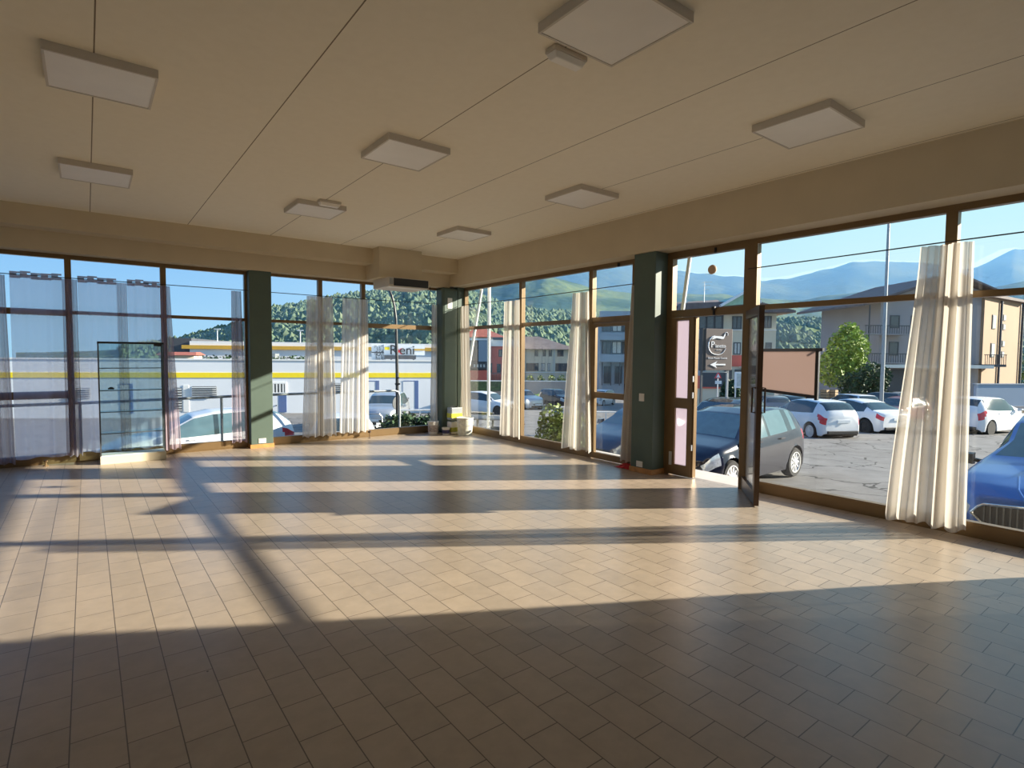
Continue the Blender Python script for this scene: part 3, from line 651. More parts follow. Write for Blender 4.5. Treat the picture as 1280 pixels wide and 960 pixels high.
SKYLINE = [(p, min(interp(H1, p), interp(H3, p) if p > 440 else 999)) for p in range(20, 1451, 10)]
# single trees standing all over the near hill, far too many to count
wm = MB(); rnd = random.Random(77); ico = bmesh.new(); bmesh.ops.create_icosphere(ico, subdivisions=1, radius=1.0)
iv = [v.co.copy() for v in ico.verts]; jf = [tuple(v.index for v in f.verts) for f in ico.faces]; ico.free()
for _ in range(17000):
    px = rnd.uniform(150, 1300); d = 165 + 165 * rnd.random() ** .8; q = at(px, 446, d); top = at(px, interp(H1, px), 330).z
    t = (d - 150) / 180; h = sm(0, 1, t) * .6 + .4 * t
    f = noise.fractal((q.x / 90 + 3.1, q.y / 90, 3.1 * 1.7), 1.0, 2.0, 6); env = min(1, t * 3) * (1 - .75 * max(0, 1 - abs(t - 1) * 2.7))
    if noise.noise((q.x / 26, q.y / 26, 2.2)) > .33 and px > 560: continue
    z = -8 + (top + 8) * h * .985 + f * (top + 8) * .16 * env; r = rnd.uniform(1.0, 2.3); hh = r * rnd.uniform(1.0, 1.7); k = rnd.uniform(0, 6)
    wm.add([(q.x + r * (v.x * _c(k) - v.y * _s(k)) * (1 + .25 * noise.noise(v * 2 + q)), q.y + r * (v.x * _s(k) + v.y * _c(k)), z + hh * v.z * (1 + .25 * noise.noise(v * 3 + q))) for v in iv], jf)
tag(wm.build('woods', hill_mat('woods_leaf', [(.3, (.085, .13, .095)), (.45, (.12, .175, .12)), (.58, (.165, .215, .135)), (.68, (.20, .235, .16)), (.8, (.12, .17, .125))], .09, .3, .6), None, True, fix=False), 'woods of rounded trees covering the near hill', 'woods', None, 'stuff')
# the hazy air between the car park and the mountains
hz = bpy.data.materials.new('valley_haze'); hz.use_nodes = True; t_ = hz.node_tree; t_.nodes.clear()
vo = t_.nodes.new('ShaderNodeOutputMaterial'); vsn = t_.nodes.new('ShaderNodeVolumeScatter')
vsn.inputs['Color'].default_value = (.040, .098, .205, 1); vsn.inputs['Density'].default_value = .0021; vsn.inputs['Anisotropy'].default_value = .1
t_.links.new(vsn.outputs[0], vo.inputs['Volume'])
hb = MB(); V = []; cols = 90; ds = [140, 200, 300, 420, 600, 900, 1300, 1840]
for i in range(cols + 1):
    px = 30 + (1440 - 30) * i / cols; top = interp(SKYLINE, px) - 4; far_ = 320 + (1840 - 320) * sm(440, 520, px)
    for d in ds:
        dd_ = 140 + (d - 140) * (far_ - 140) / (1840 - 140); q = at(px, top, dd_); V += [(q.x, q.y, q.z), (q.x, q.y, -14)]
m_ = len(ds); ix = lambda i, j, k: (i * m_ + j) * 2 + k
F = []
for i in range(cols):
    for j in range(m_ - 1):
        F += [(ix(i, j, 0), ix(i + 1, j, 0), ix(i + 1, j + 1, 0), ix(i, j + 1, 0)), (ix(i, j, 1), ix(i, j + 1, 1), ix(i + 1, j + 1, 1), ix(i + 1, j, 1))]
    for j in (0, m_ - 1): F.append((ix(i, j, 0), ix(i, j, 1), ix(i + 1, j, 1), ix(i + 1, j, 0)))
for i in (0, cols):
    for j in range(m_ - 1): F.append((ix(i, j, 0), ix(i, j + 1, 0), ix(i, j + 1, 1), ix(i, j, 1)))
hb.add(V, F)
o = hb.build('haze', hz); o['kind'] = 'stuff'; o['label'] = 'thin blue haze hanging in the valley before the mountains'; o['category'] = 'haze'

# ================================================================== plants
MT['leaf'] = mat('hedge_leaf', (.07, .15, .03), .6, var=.5, scale=3)
MT['leaf_dark'] = mat('dark_leaf', (.03, .07, .025), .6, var=.5, scale=3)
MT['leaf_lime'] = mat('spring_leaf', (.26, .36, .06), .6, var=.4, scale=2)
MT['leaf_olive'] = mat('olive_leaf', (.16, .22, .05), .6, var=.45, scale=5)
MT['bark'] = mat('bark', (.10, .075, .05), .9, var=.3, scale=8)
def foliage(mb, blobs, n, size, seed):
    r = random.Random(seed); tot = sum(b[1][0] * b[1][1] * b[1][2] for b in blobs)
    for c, (a, b_, d) in blobs:
        for _ in range(max(8, int(n * a * b_ * d / tot))):
            v = Vector((r.gauss(0, 1), r.gauss(0, 1), r.gauss(0, 1))).normalized() * (r.random() ** .33)
            p = Vector((c[0] + v.x * a, c[1] + v.y * b_, c[2] + v.z * d))
            x = Vector((r.gauss(0, 1), r.gauss(0, 1), r.gauss(0, .7))).normalized(); y = x.orthogonal().normalized()
            y = (y * _c(r.random() * 6.28) + x.cross(y) * _s(r.random() * 6.28)).normalized()
            s = size * r.uniform(.6, 1.3)
            mb.add([p - x * s, p + y * s * .55, p + x * s, p - y * s * .55], [(0, 1, 2, 3)])
    return mb
def plant(name, label, cat, base, blobs, n, size, leaf, stems, seed, group=None):
    t = thing(name, label, cat, base, group)
    foliage(MB(), blobs, n, size, seed).build('foliage', leaf, t, fix=False)
    s = MB()
    for a, b, r in stems: s.tube([a, ((Vector(a) + Vector(b)) / 2) + Vector((.03, .02, 0)), b], [r, r * .75, r * .4], 7)
    s.build('trunk' if cat == 'tree' else 'stems', 'bark', t, True)
    return t
bx_, by_ = 6.98, 7.72; bz_ = gz(bx_, by_)
plant('bush', 'round olive green bush just outside the window between two white curtains', 'bush', (bx_, by_, bz_),
      [((bx_, by_, -.15), (.48, .48, .6)), ((bx_ + .12, by_ - .2, .12), (.36, .36, .42)), ((bx_ - .02, by_ + .15, .30), (.3, .3, .33))], 3000, .045, 'leaf_olive', [((bx_, by_, bz_), (bx_ + .1, by_, .1), .03), ((bx_, by_ + .05, bz_), (bx_ - .1, by_ + .1, .2), .025)], 1)
plant('bush', 'reddish brown shrub beside the bush, against the outdoor tables', 'bush', (7.3, 9.55, gz(7.3, 9.5)),
      [((7.3, 9.55, .05), (.25, .25, .45))], 700, .04, mat('rusty_leaf', (.26, .13, .04), .7, var=.4), [((7.3, 9.55, gz(7.3, 9.5)), (7.3, 9.5, .1), .02)], 2)
hx = at(512, 528, 12.5); hzg = gz(hx.x, hx.y)
cs_ = [at(px, py, D_) for px, py, D_ in ((491, 529, 12.3), (511, 526, 12.5), (536, 527, 12.7))]
plant('hedge', 'low dark green hedge behind the railing end, left of the corner curtain', 'hedge', (hx.x, hx.y, hzg),
      [((c.x, c.y, (hzg + c.z) / 2 + .1), (.42, .42, (c.z - hzg) / 2 + .12)) for c in cs_] + [((c.x + .1, c.y, c.z), (.33, .33, .16)) for c in cs_], 4200, .05, 'leaf_dark', [((c.x, c.y, hzg), (c.x, c.y, c.z), .03) for c in cs_], 20)
tr = at(1058, 500, 50); tg = gz(tr.x, tr.y)
plant('tree', 'tall lime green tree across the car park beside the grey apartment house', 'tree', (tr.x, tr.y, tg),
      [((tr.x, tr.y, 2.4), (1.7, 1.7, 2.0)), ((tr.x - 1.0, tr.y + .7, .6), (1.5, 1.5, 1.7)), ((tr.x + .8, tr.y - .5, .2), (1.4, 1.4, 1.5)), ((tr.x, tr.y, 3.9), (.9, .9, .9))], 5200, .16, 'leaf_lime', [((tr.x, tr.y, tg), (tr.x, tr.y, 2), .18), ((tr.x, tr.y, 0), (tr.x + .9, tr.y - .6, 1.6), .1)], 5)
c = at(1092, 475, 46); g_ = gz(c.x, c.y)
plant('tree', 'low dark green tree in front of the lime green one', 'tree', (c.x, c.y, g_), [((c.x, c.y, c.z + .2), (1.3, 1.3, 1.3)), ((c.x - 1.4, c.y + .9, c.z - .4), (1.3, 1.3, 1.1)), ((c.x + .3, c.y, c.z - 1.2), (1.2, 1.2, 1.0))], 2600, .15, 'leaf_dark', [((c.x, c.y, g_), (c.x, c.y, c.z), .12)], 6)
for k, (px, py, D, s, l) in enumerate([(1290, 455, 66, 1.2, 'small green tree beyond the apartment house wall'), (913, 488, 40, .55, 'dark shrub behind the sign posts'), (1270, 500, 33, .5, 'dark shrub at the blue wall')][:2]):
    c = at(px, py, D); g_ = gz(c.x, c.y)
    plant('tree' if k == 0 else 'bush', l, 'tree' if k == 0 else 'bush', (c.x, c.y, g_), [((c.x, c.y, (c.z + g_) / 2 + s), (s * 1.3, s * 1.3, (c.z - g_) / 2 + s * .4))], 1500, .14, 'leaf' if k == 0 else 'leaf_dark', [((c.x, c.y, g_), (c.x, c.y, c.z), .1)], 40 + k)
gv = MB(); rnd = random.Random(9)
for _ in range(2600):
    q = at(rnd.uniform(1088, 1140), 520, rnd.uniform(28, 30.5)); z = gz(q.x, q.y); h = rnd.uniform(.15, .4); a = rnd.uniform(0, 6.3)
    gv.add([(q.x - .04 * _c(a), q.y - .04 * _s(a), z), (q.x + .04 * _c(a), q.y + .04 * _s(a), z), (q.x + rnd.uniform(-.1, .1), q.y + rnd.uniform(-.1, .1), z + h)], [(0, 1, 2)])
tag(gv.build('grass', 'leaf_olive', None, fix=False), 'strip of rough grass at the foot of the tall lamp post', 'grass', None, 'stuff')
gv = MB()
for _ in range(2600):
    q = at(rnd.uniform(640, 715), 490, rnd.uniform(60, 72)); z = gz(q.x, q.y); h = rnd.uniform(.3, .7); a = rnd.uniform(0, 6.3)
    gv.add([(q.x - .12 * _c(a), q.y - .12 * _s(a), z), (q.x + .12 * _c(a), q.y + .12 * _s(a), z), (q.x, q.y, z + h)], [(0, 1, 2)])
tag(gv.build('grass', mat('bright_grass', (.24, .42, .05), .8, var=.3), None, fix=False), 'bright green bank of grass along the grey wall before the cream house', 'grass', None, 'stuff')

# ================================================================== CARS
def car(name, label, style, paint, loc, yaw, L=4.1, Wd=1.76, H=1.48, wheel_r=.315, glass='car_glass', rim='alloy', group='cars in the car park', grille='black', detail=True, logo=False):
    """nose towards +x; a lofted body with wheel arches, separate windows, lamps and wheels"""
    root = thing(name, label, 'car', (0, 0, 0), group)
    if style == 'hatch':
        TOP = [(0, .60), (.012, .70), (.03, .78), (.10, .93), (.16, .975), (.30, 1.0), (.45, .985), (.55, .93), (.72, .66), (.76, .635), (.88, .58), (.95, .51), (.985, .44), (1, .37)]
        BELT = [(0, .58), (.05, .66), (.12, .70), (.3, .665), (.6, .625), (.72, .61), (.88, .55), (.95, .49), (1, .36)]; cab = (.03, .72); rear_w = (.03, .14); front_w = (.555, .715); pil = (.20, .25, .43, .455)
    elif style == 'suv':
        TOP = [(0, .62), (.012, .72), (.03, .80), (.08, .95), (.13, .985), (.30, 1.0), (.47, .99), (.55, .945), (.695, .72), (.73, .70), (.87, .665), (.95, .625), (.985, .58), (1, .50)]
        BELT = [(0, .60), (.05, .67), (.12, .70), (.3, .66), (.6, .64), (.70, .655), (.87, .62), (.95, .585), (1, .48)]; cab = (.03, .70); rear_w = (.03, .10); front_w = (.555, .692); pil = (.18, .22, .41, .435)
    else:   # sedan with a sloping roof
        TOP = [(0, .58), (.01, .66), (.05, .70), (.12, .735), (.20, .84), (.28, .94), (.38, .99), (.48, 1.0), (.56, .96), (.64, .86), (.74, .665), (.78, .635), (.90, .56), (.96, .49), (1, .38)]
        BELT = [(0, .57), (.06, .68), (.15, .70), (.3, .66), (.6, .62), (.74, .60), (.9, .53), (.96, .47), (1, .37)]; cab = (.125, .74); rear_w = (.13, .27); front_w = (.575, .735); pil = (.26, .29, .45, .475)
    WID = [(0, .78), (.012, .87), (.04, .94), (.10, .985), (.2, 1), (.8, 1), (.9, .965), (.95, .90), (.985, .80), (1, .70)]
    xf, xr = L * .5 - L * .20, -L * .5 + L * .175; zc = wheel_r; Ra = wheel_r * 1.17; sill = .19
    ts = sorted(set([0, .006, .012, .02, .03, .985, .993, 1] + [i / 64 for i in range(65)] + list(rear_w) + list(front_w) + list(pil)))
    lev = [0, .12, .25, .38, .50, .62, .74, .86, 1.0]
    rings = []; hw = Wd / 2
    for t in ts:
        x = -L / 2 + L * t; T = interp(TOP, t) * H; B = min(interp(BELT, t) * H, T - .004); w = interp(WID, t) * hw
        zb = sill
        for xw in (xf, xr):
            if abs(x - xw) < Ra: zb = max(zb, zc + math.sqrt(Ra * Ra - (x - xw) ** 2))
        if t < .03: zb = max(zb, .30 - t * 3)
        if t > .95: zb = max(zb, sill + (t - .95) * 1.2)
        pts = [(0, zb), (w * .93, zb)]
        for q in lev:
            z0 = sill + .02; z = max(zb + .002 * (q + 1), z0 + (B - z0) * q)
            bul = .955 + .045 * math.sin(math.pi * min(1, q * .92 + .14)) - (.03 * (q > .99))
            pts.append((w * bul, z))
        k = max(0, min(1, (T - B) / .30)); wr = w * (.90 - .20 * k)
        pts += [(w * .92 + (wr - w * .92) * .5, B + (T - B) * .52), (wr, T - .035 * k - .004), (wr * .93, T - .008 * k - .002), (wr * .55, T + .008), (0, T + .014)]
        rings.append([(x, y, z) for y, z in pts])
    n = len(rings[0]); V = []
    def plan(p):    # the nose and the tail are rounded in plan
        t = p[0] / L + .5; k = sm(.84, 1, t) * .28 if t > .5 else -sm(.90, 1, 1 - t) * .13
        return (p[0] - k * (abs(p[1]) / hw) ** 2.4, p[1], p[2])
    def strip(nm, m, y0, y1, z0, z1, out_=.008, nseg=10):   # a band that follows the rounded nose
        b_ = MB(); yy = [y0 + (y1 - y0) * q / nseg for q in range(nseg + 1)]; xs_ = [L / 2 - .28 * (abs(y) / hw) ** 2.4 for y in yy]
        for q in range(nseg):
            b_.hexa([(xs_[q] - .04, yy[q], z0), (xs_[q] + out_, yy[q], z0), (xs_[q + 1] + out_, yy[q + 1], z0), (xs_[q + 1] - .04, yy[q + 1], z0)],
                    [(xs_[q] - .04, yy[q], z1), (xs_[q] + out_, yy[q], z1), (xs_[q + 1] + out_, yy[q + 1], z1), (xs_[q + 1] - .04, yy[q + 1], z1)])
        return b_.build(nm, m, root)
    for r_ in rings: r_[:] = [plan(p) for p in r_]
    for r_ in rings: V += [(p[0], p[1], p[2]) for p in r_] + [(p[0], -p[1], p[2]) for p in r_]
    body, dark, groups = [], [], {}
    def cls(t, j, side):
        if j == 0: return 'dark'
        if j in (10, 11, 12) and cab[0] < t < cab[1]:
            if t < rear_w[1] and j >= 12: return 'rear_window'
            if pil[2] < t < pil[3] or pil[0] < t < pil[1]: return 'body' if j == 12 else 'pillar%d%d' % (side, t < pil[1] + .01)
            if j in (10, 11) and rear_w[1] + (.01 if style != 'sedan' else -.07) < t < front_w[1] - .045:
                return 'side_window%d%d' % (side, 0 if t < pil[0] else 1 if t < pil[2] else 2)
        if j in (13, 14) or (j == 12):
            if rear_w[0] < t < rear_w[1] and j > 12: return 'rear_window'
            if front_w[0] < t < front_w[1] and j > 12: return 'windshield'
        if detail and j in (7, 8, 9) and t < (.045, .075, .10)[j - 7] and style != 'sedan': return 'tail_light%d' % side
        if detail and j in (8, 9) and t < .065 and style == 'sedan': return 'tail_light%d' % side
        if detail and j in (7, 8, 9) and t > .90 and t < .992: return 'headlight%d' % side
        return 'body'
    for i in range(len(ts) - 1):
        tm = (ts[i] + ts[i + 1]) / 2
        for side in (0, 1):
            a, b = i * 2 * n + side * n, (i + 1) * 2 * n + side * n
            for j in range(n - 1):
                f = (a + j, b + j, b + j + 1, a + j + 1) if side == 0 else (a + j + 1, b + j + 1, b + j, a + j)
                groups.setdefault(cls(tm, j, side), []).append(f)
    e = (len(ts) - 1) * 2 * n
    for st in (0, e):
        loop = [st + j for j in range(n)] + [st + n + j for j in range(n - 1, -1, -1)]
        groups['body'].append(tuple(loop))
    def part(nm, key, m, smooth=True):
        fs = groups.get(key)
        if not fs: return
        used = sorted({v for f in fs for v in f}); mp = {v: k for k, v in enumerate(used)}
        MB().add([V[v] for v in used], [tuple(mp[v] for v in f) for f in fs]).build(nm, m, root, smooth)
    part('body', 'body', paint); part('underside', 'dark', 'black'); [part('window_pillar', 'pillar%d%d' % (a_, b_), 'car_glass') for a_ in (0, 1) for b_ in (0, 1)]
    for k in ('windshield', 'rear_window'): part(k, k, glass)
    for s_ in (0, 1):
        for k in range(3): part('side_window', 'side_window%d%d' % (s_, k), glass)
        part('tail_light', 'tail_light%d' % s_, 'red_lens'); part('headlight', 'headlight%d' % s_, 'clear_lens')
    for xw in (xf, xr):
        for sg in (1, -1):
            yc = sg * (hw - .115); R_ = wheel_r
            wh = MB().lathe([(R_ * .70, -.10), (R_ * .93, -.10), (R_, -.06), (R_, .06), (R_ * .93, .10), (R_ * .72, .10), (R_ * .70, .06)], (xw, yc, R_), 28, 'y').build('wheel', 'rubber', root, True)
            rm = MB(); yo = yc + sg * .075
            rm.lathe([(R_ * .62, -.012), (R_ * .715, -.012), (R_ * .715, .03), (R_ * .65, .03), (R_ * .62, .0)], (xw, yo, R_), 28, 'y')
            rm.lathe([(R_ * .16, -.015), (R_ * .16, .02), (R_ * .08, .028)], (xw, yo, R_), 14, 'y')
            for q in range(10):
                a = 2 * math.pi * q / 10
                rm.bar((xw + R_ * .1 * _c(a), yo, R_ + R_ * .1 * _s(a)), (xw + R_ * .66 * _c(a), yo, R_ + R_ * .66 * _s(a)), R_ * .12, .03, (0, 1, 0))
            rm.build('rim', rim, wh)
            MB().lathe([(R_ * .69, -.02), (R_ * .69, .02)], (xw, yc - sg * .02, R_), 20, 'y').build('brake', 'black', wh)
    for sg in (1, -1):
        xm = -L / 2 + L * (.66 if style != 'sedan' else .68); zm = H * .655; ym = hw * .97
        m = MB().bar((xm, sg * ym * .96, zm), (xm - .02, sg * (ym + .06), zm + .01), .05, .04)
        m.hexa([(xm - .06, sg * (ym + .03), zm - .05), (xm + .07, sg * (ym + .03), zm - .04), (xm + .05, sg * (ym + .19), zm - .03), (xm - .05, sg * (ym + .19), zm - .03)],
               [(xm - .06, sg * (ym + .03), zm + .09), (xm + .06, sg * (ym + .03), zm + .08), (xm + .03, sg * (ym + .17), zm + .075), (xm - .05, sg * (ym + .18), zm + .08)])
        m.build('mirror', paint if not logo else 'black', root, True)
        for xh in (L * .06, -L * .17):
            MB().box(xh - .09, xh + .09, sg * (hw * .985), sg * (hw * .985 + .018), H * .585, H * .605).build('door_handle', paint, root)
    # rear and front trim
    xe = -L / 2
    MB().box(xe - .012, xe + .02, -.26, .26, H * .47, H * .47 + .11).build('number_plate', 'plate', root)
    MB().box(xe - .01, xe + .10, -hw * .72, hw * .72, .27, .40).build('rear_bumper', 'black', root, bevel=.02)
    xn = L / 2
    if grille != 'skoda':
        strip('grille', 'black', -hw * .62, hw * .62, .27, .40)
        strip('upper_grille', 'black', -hw * .45, hw * .45, H * .335, H * .37)
        MB().box(xn - .02, xn + .018, -.26, .26, .42 if H < 1.5 else .45, .52 if H < 1.5 else .55).build('number_plate', 'plate', root)
        for sg in (1, -1): MB().lathe([(.05, 0), (.055, .012), (.04, .02)], (xn - .115, sg * hw * .66, .33), 14, 'x').build('fog_lamp', 'clear_lens', root, True)
    root.location = loc; root.rotation_euler = (0, 0, yaw)
    return root
PN = {}
def paint(name, col, metal=.0, rough=.3):
    return mat(name, col, rough, metal, var=.02, spec=.5, coat=.4)
NAVY = paint('black_blue_paint', (.008, .009, .020), .0, .14); WHT = paint('white_car_paint', (.80, .80, .80)); BLU = paint('blue_car_paint', (.04, .13, .42), .35)
SLV = paint('silver_paint', (.46, .48, .50), .5); DBL = paint('slate_blue_paint', (.06, .075, .11), .3); GRY = paint('grey_paint', (.20, .21, .22), .4); DRD = paint('dark_red_paint', (.22, .025, .03)); BLK = paint('black_paint', (.012, .013, .015), .0, .15)
def put(x, y): return (x, y, gz(x, y))
PI = math.pi
car('hatchback_car', 'black hatchback parked nose first just outside the open entrance door', 'hatch', NAVY, put(10.55, 6.5), PI + .02, 3.95, 1.74, 1.47, .31, 'car_glass_pale')
car('sedan_car', 'slate blue car parked outside the closed side door', 'sedan', DBL, put(11.4, 9.15), PI, 4.4, 1.78, 1.45, .315, 'car_glass_pale')
car('estate_car', 'dark car standing behind the black hatchback, below the brown sign', 'hatch', BLK, put(16.6, 10.4), PI + .1, 4.3, 1.8, 1.52, .33)
car('hatchback_car', 'white hatchback with red tail lamp next to the white sedan', 'hatch', WHT, put(23.6, 10.9), math.radians(62), 4.1, 1.78, 1.5, .32)
car('sedan_car', 'white sedan with black wheels parked by the tall lamp post', 'sedan', WHT, put(28.2, 10.9), math.radians(66), 4.6, 1.85, 1.45, .345, rim='black')
car('suv_car', 'white car parked before the blue wall, seen past the large curtain', 'suv', WHT, put(31.9, 7.0), math.radians(-12), 4.2, 1.82, 1.6, .33)
sk = car('suv_car', 'blue car with wide chrome edged grille right outside the big window', 'suv', BLU, put(9.42, 1.05), PI + .02, 4.75, 1.88, 1.66, .35, 'car_glass_pale', logo=True, grille='skoda')
# wide grille of the blue car
gp = [(-.50, .735), (-.60, .80), (-.53, .905), (-.12, .955), (-.09, .93), (.09, .93), (.12, .955), (.53, .905), (.60, .80), (.50, .735), (.30, .66), (-.30, .66)]
xn = 4.75 / 2 + .002
def skin(y): return xn - .28 * (abs(y) / .94) ** 2.4
sv = sk.location.copy(); sr = sk.rotation_euler.z; sk.location = (0, 0, 0); sk.rotation_euler = (0, 0, 0)
NB = 24; gb = MB(); V = []
ztop = lambda y: interp([(0, .90), (.10, .90), (.13, .925), (.55, .875), (.63, .77)], abs(y)); zbot = lambda y: interp([(0, .60), (.32, .61), (.5, .66), (.63, .77)], abs(y))
ys = [-.63 + 1.26 * i / NB for i in range(NB + 1)]
gb.add([(skin(y), y, zz(y)) for y in ys for zz in (zbot, ztop)], [(2 * i, 2 * i + 2, 2 * i + 3, 2 * i + 1) for i in range(NB)])
gb.add([(skin(y) - .15, y, zz(y)) for y in ys for zz in (zbot, ztop)], [(2 * i, 2 * i + 2, 2 * i + 3, 2 * i + 1) for i in range(NB)])
gb.build('grille', 'black', sk)
MB().tube([(skin(y) + .006, y, ztop(y)) for y in ys] + [(skin(y) + .006, y, zbot(y)) for y in ys[::-1]] + [(skin(ys[0]) + .006, ys[0], ztop(ys[0]))], .014, 8).build('grille_frame', 'chrome', sk, True)
sl_ = MB()
for i in range(-10, 11):
    y = i * .052
    if abs(y) > .03: sl_.box(skin(y) - .01, skin(y) + .008, y - .007, y + .007, zbot(y) + .01, ztop(y) - .01)
sl_.build('grille_slats', 'dark_grey', sk)
MB().lathe([(.055, 0), (.058, .008), (.05, .012)], (xn - .015, 0, .955), 20, 'x').build('badge', 'chrome', sk, True)
MB().box(xn - .02, xn + .012, -.26, .26, .50, .61).build('number_plate', 'plate', sk)
MB().box(xn - .35, xn - .01, -.75, .75, .28, .42).build('lower_grille', 'black', sk, bevel=.02)
for sg in (1, -1):
    MB().tube([(4.75 * .25, sg * .40, 1.145), (4.75 * .37, sg * .36, 1.105), (4.75 * .45, sg * .30, 1.035), (4.75 * .485, sg * .22, .965)], .012, 8).build('bonnet_crease', BLU, sk, True)
    MB().bar((-1.2, sg * .60, 1.70), (.35, sg * .58, 1.69), .03, .04).build('roof_rail', 'chrome', sk)
sk.location = sv; sk.rotation_euler = (0, 0, sr)
# cars on the side street, seen through the far windows
car('hatchback_car', 'white car with red tail lamp parked along the far windows behind the railing', 'hatch', WHT, put(2.2, 15.7), PI, 4.3, 1.78, 1.5, .32, 'car_glass_pale', group='cars on the side street')
c = at(430, 535, 14.9); car('hatchback_car', 'white car showing one rounded corner beside the voile under the air curtain', 'hatch', WHT, put(c.x, c.y), math.radians(69), 3.9, 1.72, 1.46, .31, group='cars on the side street')
c = at(482, 515, 26); car('suv_car', 'pale car with wide dark windscreen behind the low hedge', 'suv', SLV, put(c.x, c.y), math.radians(-125), 4.3, 1.8, 1.5, .32, group='cars on the side street')
# far rows
for (px, D, yw, st, pt, H, l) in [
    (655, 47, -95, 'suv', SLV, 1.6, 'silver car in the street before the grey wall, above the bush'),
    (697, 53, -95, 'suv', BLK, 1.65, 'dark car in the street at the edge of the second white curtain'),
    (612, 38, -70, 'hatch', WHT, 1.5, 'pale car behind the outdoor tables'),
    (752, 58, 200, 'suv', WHT, 1.6, 'white car seen through the upper half of the side door'),
    (1062, 36.5, 60, 'suv', WHT, 1.6, 'white estate car parked in the second row beneath the lime tree'),
    (1094, 43, 100, 'suv', GRY, 1.7, 'dark grey car beyond the tall lamp post'),
    (1122, 47.5, 70, 'suv', WHT, 1.7, 'white car beyond the tall lamp post, half behind the large curtain'),
    (1126, 33, 170, 'hatch', DRD, 1.45, 'dark red car behind the grass strip'),
    (965, 34, 40, 'hatch', GRY, 1.5, 'grey car in the row below the pink panel'),
    (985, 39, 45, 'hatch', DBL, 1.5, 'slate car farther along below the pink panel'),
    (1010, 45, 45, 'hatch', BLK, 1.5, 'black car beside the stacked wooden crates')]:
    c = at(px, 446, D); car(('suv' if st == 'suv' else 'hatchback') + '_car', l, st, pt, put(c.x, c.y), math.radians(yw), 4.2, 1.8, H, .32, group='cars parked across the street')

# ================================================================== BUILDINGS
MT['wht_wall'] = mat('white_render', (.79, .81, .84), .8, var=.03, scale=.4)
MT['yellow'] = mat('yellow_stripe', (.98, .74, .02), .6, var=.04)
MT['cream_wall'] = mat('cream_render', (.66, .60, .46), .85, var=.06, scale=.5)
MT['coral'] = mat('coral_render', (.72, .17, .12), .85, var=.06, scale=.5)
MT['grey_wall'] = mat('grey_render', (.33, .31, .31), .85, var=.06, scale=.5)
MT['mauve_wall'] = mat('mauve_grey_render', (.36, .33, .33), .85, var=.05, scale=.5)
MT['orange_wall'] = mat('apricot_render', (.40, .265, .17), .85, var=.05, scale=.5)
MT['roof_grey'] = mat('grey_roof_tiles', (.17, .14, .135), .85, var=.2, scale=2)
MT['roof_red'] = mat('red_roof_tiles', (.36, .11, .075), .85, var=.2, scale=2)
MT['blue_grey'] = mat('blue_grey_render', (.30, .36, .42), .7, var=.05)
MT['slate'] = mat('dark_slate_cladding', (.07, .075, .085), .6, var=.1)
MT['blue_panel'] = mat('blue_grey_panels', (.27, .36, .47), .6, var=.05, scale=.6)
MT['door_blue'] = mat('blue_door_reveal', (.10, .16, .34), .6, var=.05)
MT['shade_glass'] = mat('window_dark_glass', (.06, .075, .085), .12, var=.2, spec=.8)
MT['pale_glass'] = mat('window_pale_blind', (.55, .56, .52), .4, var=.15)
MT['green_clad'] = mat('green_gable_boards', (.36, .58, .45), .7, var=.12, scale=4)
MT['brown_sign'] = mat('brown_sign_face', (.135, .105, .09), .55, var=.04)
class Bld:
    """a building in its own frame: x along the front, y away from us, z up"""
    def __init__(s, name, label, cat, px, D, turn=0., base=None):
        q = at(px, 446, D); s.o = Vector((q.x, q.y, 0)); s.D = D; s.px = px
        s.g = gz(q.x, q.y) - .6; s.a = -YAW + math.radians(turn)
        s.root = thing(name, label, cat, (0, 0, 0))
    def X(s, px, y=0.):      # where the view's column px meets the wall plane y metres behind the front
        r = RT * ((px - 640) / FPX) + FW; ux, uy = _c(s.a), _s(s.a); bx, by = s.o.x - uy * y, s.o.y + ux * y
        den = r.x * uy - r.y * ux
        return (r.y * bx - r.x * by) / den
    def Z(s, py, px=None, y=0.):
        px = px or s.px; x = s.X(px, y); p = Vector((s.o.x + _c(s.a) * x - _s(s.a) * y, s.o.y + _s(s.a) * x + _c(s.a) * y, 1.5)) - EYE
        return at(px, py, p.dot(FW)).z
    def part(s, name, mb, m, parent=None, bevel=0): return mb.build(name, m, parent or s.root, bevel=bevel)
    def box(s, name, m, px0, px1, py0, py1, y0=0., y1=.3, parent=None):
        return s.part(name, MB().box(s.X(px0), s.X(px1), y0, y1, s.Z(py1), s.Z(py0)), m, parent)
    def win(s, px0, px1, py0, py1, fm='dark_grey', gm='shade_glass', y=0., bars=1, name='window'):
        x0, x1, z0, z1 = s.X(px0), s.X(px1), s.Z(py1), s.Z(py0); t = min(.09, (x1 - x0) * .12)
        f = MB().box(x0, x1, y - .05, y + .05, z0, z0 + t).box(x0, x1, y - .05, y + .05, z1 - t, z1).box(x0, x0 + t, y - .05, y + .05, z0 + t, z1 - t).box(x1 - t, x1, y - .05, y + .05, z0 + t, z1 - t)
        for k in range(1, bars): xx = x0 + (x1 - x0) * k / bars; f.box(xx - t / 2, xx + t / 2, y - .045, y + .05, z0 + t, z1 - t)
        w = f.build(name, fm, s.root)
        MB().box(x0 + t, x1 - t, y - .02, y + .06, z0 + t, z1 - t).build('pane', gm, w); return w
    def done(s):
        s.root.location = s.o; s.root.rotation_euler = (0, 0, s.a); return s.root

